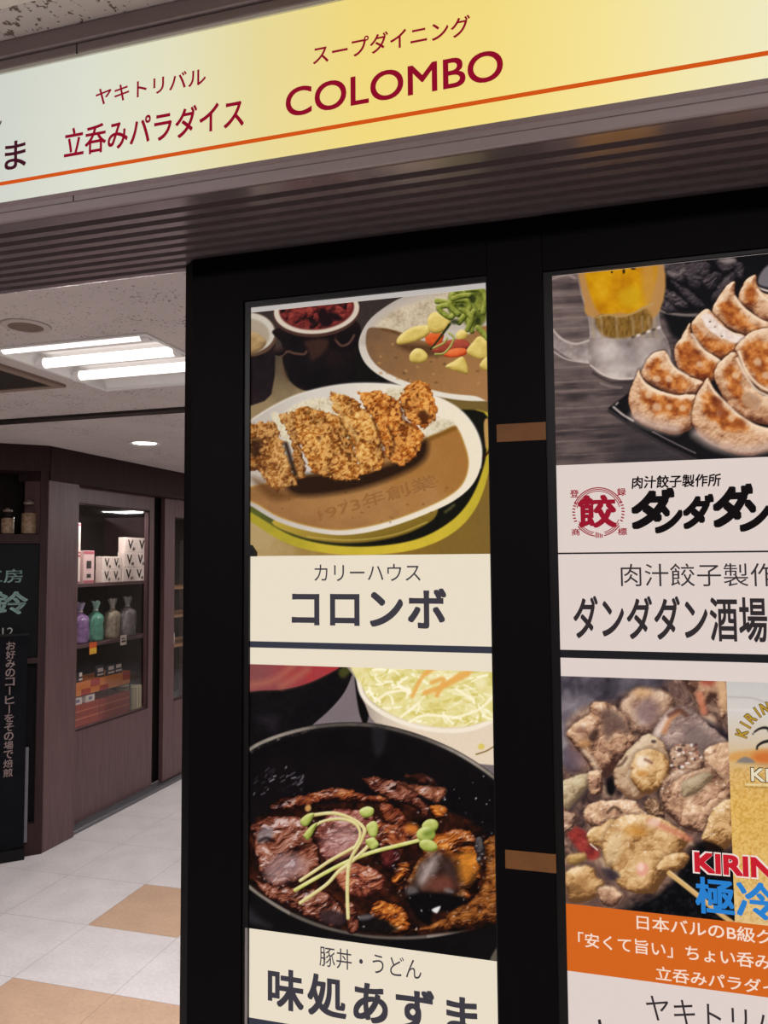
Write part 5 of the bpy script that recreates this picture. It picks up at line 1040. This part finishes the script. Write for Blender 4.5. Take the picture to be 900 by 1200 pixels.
MB().box(tx, tx+.001, 4.457, 4.528, zsh[1]-.072, zsh[1]-.035).obj('yellow_half', mat('yellow_card', (222, 178, 50), .6, .3, noise=.1), o)
o = tag(MB().box(tx-.003, tx, 4.80, 4.87, zsh[1]-.05, zsh[1]+.02).obj('price_card', card), 'white price card clipped below the beige bag', 'price card')
MB().box(tx, tx+.001, 4.81, 4.86, zsh[1]-.03, zsh[1]-.018).box(tx, tx+.001, 4.81, 4.845, zsh[1]-.008, zsh[1]).obj('printed_text', dark_i, o)
# drip-coffee boxes with sachets
zc2 = zsh[2]
def crate(y0, y1, z0, h, m, label, pattern):
    t = thing('coffee_crate', label, 'box', (0, 0, 0), 0, 'red and orange boxes on the lowest shelf'); b = MB(); x = GX
    b.box(x-.006, x, y0, y1, z0, z0+h, .001).box(x-.2, x-.19, y0, y1, z0, z0+h).box(x-.19, x-.006, y0, y0+.006, z0, z0+h).box(x-.19, x-.006, y1-.006, y1, z0, z0+h).box(x-.19, x-.006, y0+.006, y1-.006, z0, z0+.005)
    b.obj('carton', m, t); p = MB(); rnd = random.Random(int(y0*50+z0*90))
    for a, c_, d_, e in pattern: p.box(x, x+.001, y0+(y1-y0)*a, y0+(y1-y0)*c_, z0+h*d_, z0+h*e)
    p.obj('printed_pattern', mat('crate_print_%d' % rnd.randint(0, 9999), (170, 58, 48) if m is org else (206, 112, 82), .6, .3, noise=.15, nscale=40), t)
org = mat('orange_carton', (210, 122, 62), .6, .3, noise=.12, nscale=25); redc = mat('red_carton', (164, 66, 52), .6, .3, noise=.12, nscale=25)
crate(4.322, 4.612, zc2, .145, redc, 'red striped box at the bottom left of the lowest shelf', [(0, 1, .32, .38), (0, 1, .66, .72)])
crate(4.622, 4.967, zc2, .145, redc, 'red striped box at the bottom right of the lowest shelf', [(0, 1, .32, .38), (0, 1, .66, .72)])
lift = thing('wire_riser', 'thin dark riser carrying the upper orange boxes on the lowest shelf', 'riser', (0, 0, 0))
MB().box(GX-.2, GX+.004, 4.31, 4.98, zc2+.196, zc2+.2).obj('tray', wood_dark, lift)
for y in (4.312, 4.97):
    for x in (GX-.2, GX-.01): MB().box(x, x+.01, y, y+.008, zc2, zc2+.196).obj('leg', steel, lift)
crate(4.322, 4.612, zc2+.2, .09, org, 'orange patterned open box at the upper left of the lowest shelf', [(.68, 1, .45, 1), (.35, .68, 0, .45)])
crate(4.622, 4.967, zc2+.2, .09, org, 'orange patterned open box at the upper right of the lowest shelf', [(0, .25, 0, .4), (.75, 1, .35, 1)])
sach = mat('dark_sachet', (44, 40, 46), .4, .4, noise=.2, nscale=30)
for k in range(6):
    y0 = 4.335+k*.048 if k < 3 else 4.637+(k-3)*.105; w_ = .044 if k < 3 else .09
    o = tag(MB().box(GX-.05-.012*(k % 2), GX-.03-.012*(k % 2), y0, y0+w_, zc2+.208, zc2+.365-.008*(k % 3), .004).obj('coffee_sachet', sach), 'dark coffee sachet with a white label, standing in the orange box, %s from the left' % ('first', 'second', 'third', 'fourth', 'fifth', 'sixth')[k], 'sachet', 'sachets in the orange boxes')
    xs_ = GX-.03-.012*(k % 2)
    MB().box(xs_, xs_+.001, y0+w_*.15, y0+w_*.8, zc2+.32, zc2+.345).box(xs_, xs_+.001, y0+w_*.1, y0+w_*.9, zc2+.295, zc2+.308).obj('sachet_label', card, o)
for k, (y0, lb) in enumerate(((4.34, 'left small white packet standing under the orange boxes'), (4.47, 'right small white packet standing under the orange boxes'))):
    o = gbox('white_packet', y0, y0+.095, zc2+.1455, zc2+.192, .03, card, lb, 'packet', 'white packets on the red box'); MB().box(GX, GX+.001, y0+.03, y0+.065, zc2+.16, zc2+.18).obj('printed_text', mat('violet_print_%d' % k, (130, 120, 150), .6, .3, noise=.1), o)
o = gbox('beige_carton', 5.0, 5.12, zc2, zc2+.165, .15, mat('beige_carton', (176, 162, 128), .6, .3, noise=.1, nscale=20, stretch=(1, 8, .5)), 'upright beige carton to the right of the red boxes on the lowest shelf', 'box', None)
MB().box(GX, GX+.001, 5.04, 5.046, zc2+.01, zc2+.16).box(GX, GX+.001, 5.08, 5.086, zc2+.01, zc2+.16).obj('printed_lines', brown_i, o)
# second shelf behind the second door
sh2 = thing('display_shelf', 'pale wooden shelf of small packets behind the second sliding door', 'shelf', (0, 0, 0))
wd2 = mat('pale_shelf', (150, 112, 82), .6, .3, noise=.15, nscale=14, stretch=(6, .5, 6))
for z in (1.40, 1.17, .93): MB().box(-3.72, -3.38, 5.27, 6.3, z-.02, z).obj('shelf_board', wd2, sh2)
for y in (5.25, 6.3): MB().box(-3.74, -3.38, y, y+.02, 0, 1.8).obj('side_panel', wood_dark, sh2)
for k, (y0, z0, h) in enumerate(((5.32, 1.40, .12), (5.5, 1.40, .1), (5.33, 1.17, .09), (5.52, 1.17, .13), (5.34, .93, .12), (5.55, .93, .09))):
    o = gbox('small_carton', y0, y0+.14, z0, z0+h, .1, card, 'small white carton on the %s shelf behind the second sliding door, %s one' % (('upper', 'middle', 'lower')[k//2], ('left', 'right')[k % 2]), 'box', 'cartons behind the second door', x=-3.42)
    MB().box(-3.42, -3.419, y0+.02, y0+.12, z0+h*.6, z0+h*.75).obj('printed_text', dark_i, o)
# jars in the slanting window
bean = mat('coffee_beans', (150, 124, 100), .5, .4, noise=.5, nscale=70, bump=.6); jar_g = glass
def jar(t, off, r, h, label):
    p = CORN+TD*t+ND*off; z0 = zt+.165; j = thing('glass_jar', label, 'jar', (p[0], p[1], z0), 0, 'glass jars in the slanting window')
    MB().lathe([(.001, .001), (r*.95, .001), (r, .008), (r, h*.66), (r*.82, h*.76), (r*.6, h*.8), (r*.6, h*.86)], 28).obj('body', jar_g, j, True)
    MB().lathe([(.001, .004), (r*.93, .004), (r*.95, .01), (r*.95, h*.6), (.001, h*.62)], 24).obj('contents', bean, j, True)
    MB().lathe([(.001, h*.855), (r*.68, h*.855), (r*.7, h*.87), (r*.7, h*.93), (r*.3, h*.95), (r*.22, h), (.001, h)], 24).obj('lid', mat('jar_lid_%d' % int(t*1000), (120, 104, 96), .35, .5, noise=.1), j, True)
jar(.095, -.075, .043, .2, 'larger glass jar of brown beans at the right end of the window sill'); jar(.205, -.085, .036, .15, 'smaller glass jar beside the larger one on the window sill')
jar(.31, -.08, .043, .19, 'third glass jar from the corner post on the window sill')
# black shop signboard and hanging banner
sg = thing('shop_signboard', 'black coffee shop signboard with pale green lettering set in the slanting shop front', 'sign', (0, 0, 0))
dbox(MB(), .042, .94, -.045, -.02, zt-.522, zt+.110).obj('board', black_board, sg)
DR = -TD; pg = mat('pale_green_paint', (164, 196, 192), .6, .3, noise=.06); gw = mat('grey_paint', (150, 150, 148), .6, .3, noise=.06)
def dword(s_, m, x0, x1, yt, yb, parent, off, bold, extra=0.):
    V, F = glyphs(s_, bold); ym, xm = (yt+yb)/2, (x0+x1)/2
    return flat('lettering', [(place(V, -ondiag(x0, ym, off)[0], -ondiag(x1, ym, off)[0], ondiag(xm, yb, off)[1], ondiag(xm, yt, off)[1]), F)], m, CORN, DR, ZU, off+.001, parent)
dword('工房', pg, -20, 26.5, 667, 683, sg, -.02, .012); dword('鈴', pg, -12, 32.5, 693, 720, sg, -.02, .02); dword('12', gw, 2.5, 15.5, 735.5, 745.5, sg, -.02, .0)
bn = thing('banner', 'black vertical banner with pale vertical lettering hanging before the slanting shop front', 'banner', (0, 0, 0))
t_r = ondiag(30, 880, .03)[0]
dbox(MB(), t_r, .45, .026, .030, .06, ondiag(31, 745, .03)[1]).obj('cloth', mat('banner_cloth', (13, 13, 18), .8, .1, noise=.35, nscale=9), bn)
dbox(MB(), t_r-.004, .455, .022, .034, ondiag(31, 745, .03)[1], ondiag(31, 745, .03)[1]+.014).obj('top_rod', black_edge, bn)
dbox(MB(), t_r-.004, .455, .0, .05, .0, .06).obj('base', black_edge, bn)
pcs = []; txt = 'お好みのコーヒーをその場で焙煎'
za, zb2 = ondiag(11, 751.5, .03)[1], ondiag(9, 911, .03)[1]; ph = (za-zb2)/len(txt)
ta, tb = -ondiag(5.5, 830, .03)[0], -ondiag(16.5, 830, .03)[0]
for k, ch in enumerate(txt):
    V, F = glyphs(ch, .016); z1_ = za-k*ph
    if ch == 'ー':
        V = np.stack([V[:, 1], -V[:, 0]], 1); pcs.append((place(V, ta+(tb-ta)*.42, ta+(tb-ta)*.56, z1_-ph*.95, z1_-ph*.05), F))
    else: pcs.append((place(V, ta, tb, z1_-ph*.94, z1_-ph*.04), F))
flat('lettering', pcs, mat('pale_pink_paint', (196, 172, 168), .6, .3, noise=.06), CORN, DR, ZU, .0315, bn)
o = tag(dbox(MB(), ondiag(33, 912, .01)[0], ondiag(24.5, 912, .01)[0], .004, .018, .08, ondiag(28, 876, .01)[1]).obj('leaning_board', mat('grey_board', (96, 94, 100), .6, .3, noise=.1)), 'narrow grey board standing beside the hanging banner', 'board')
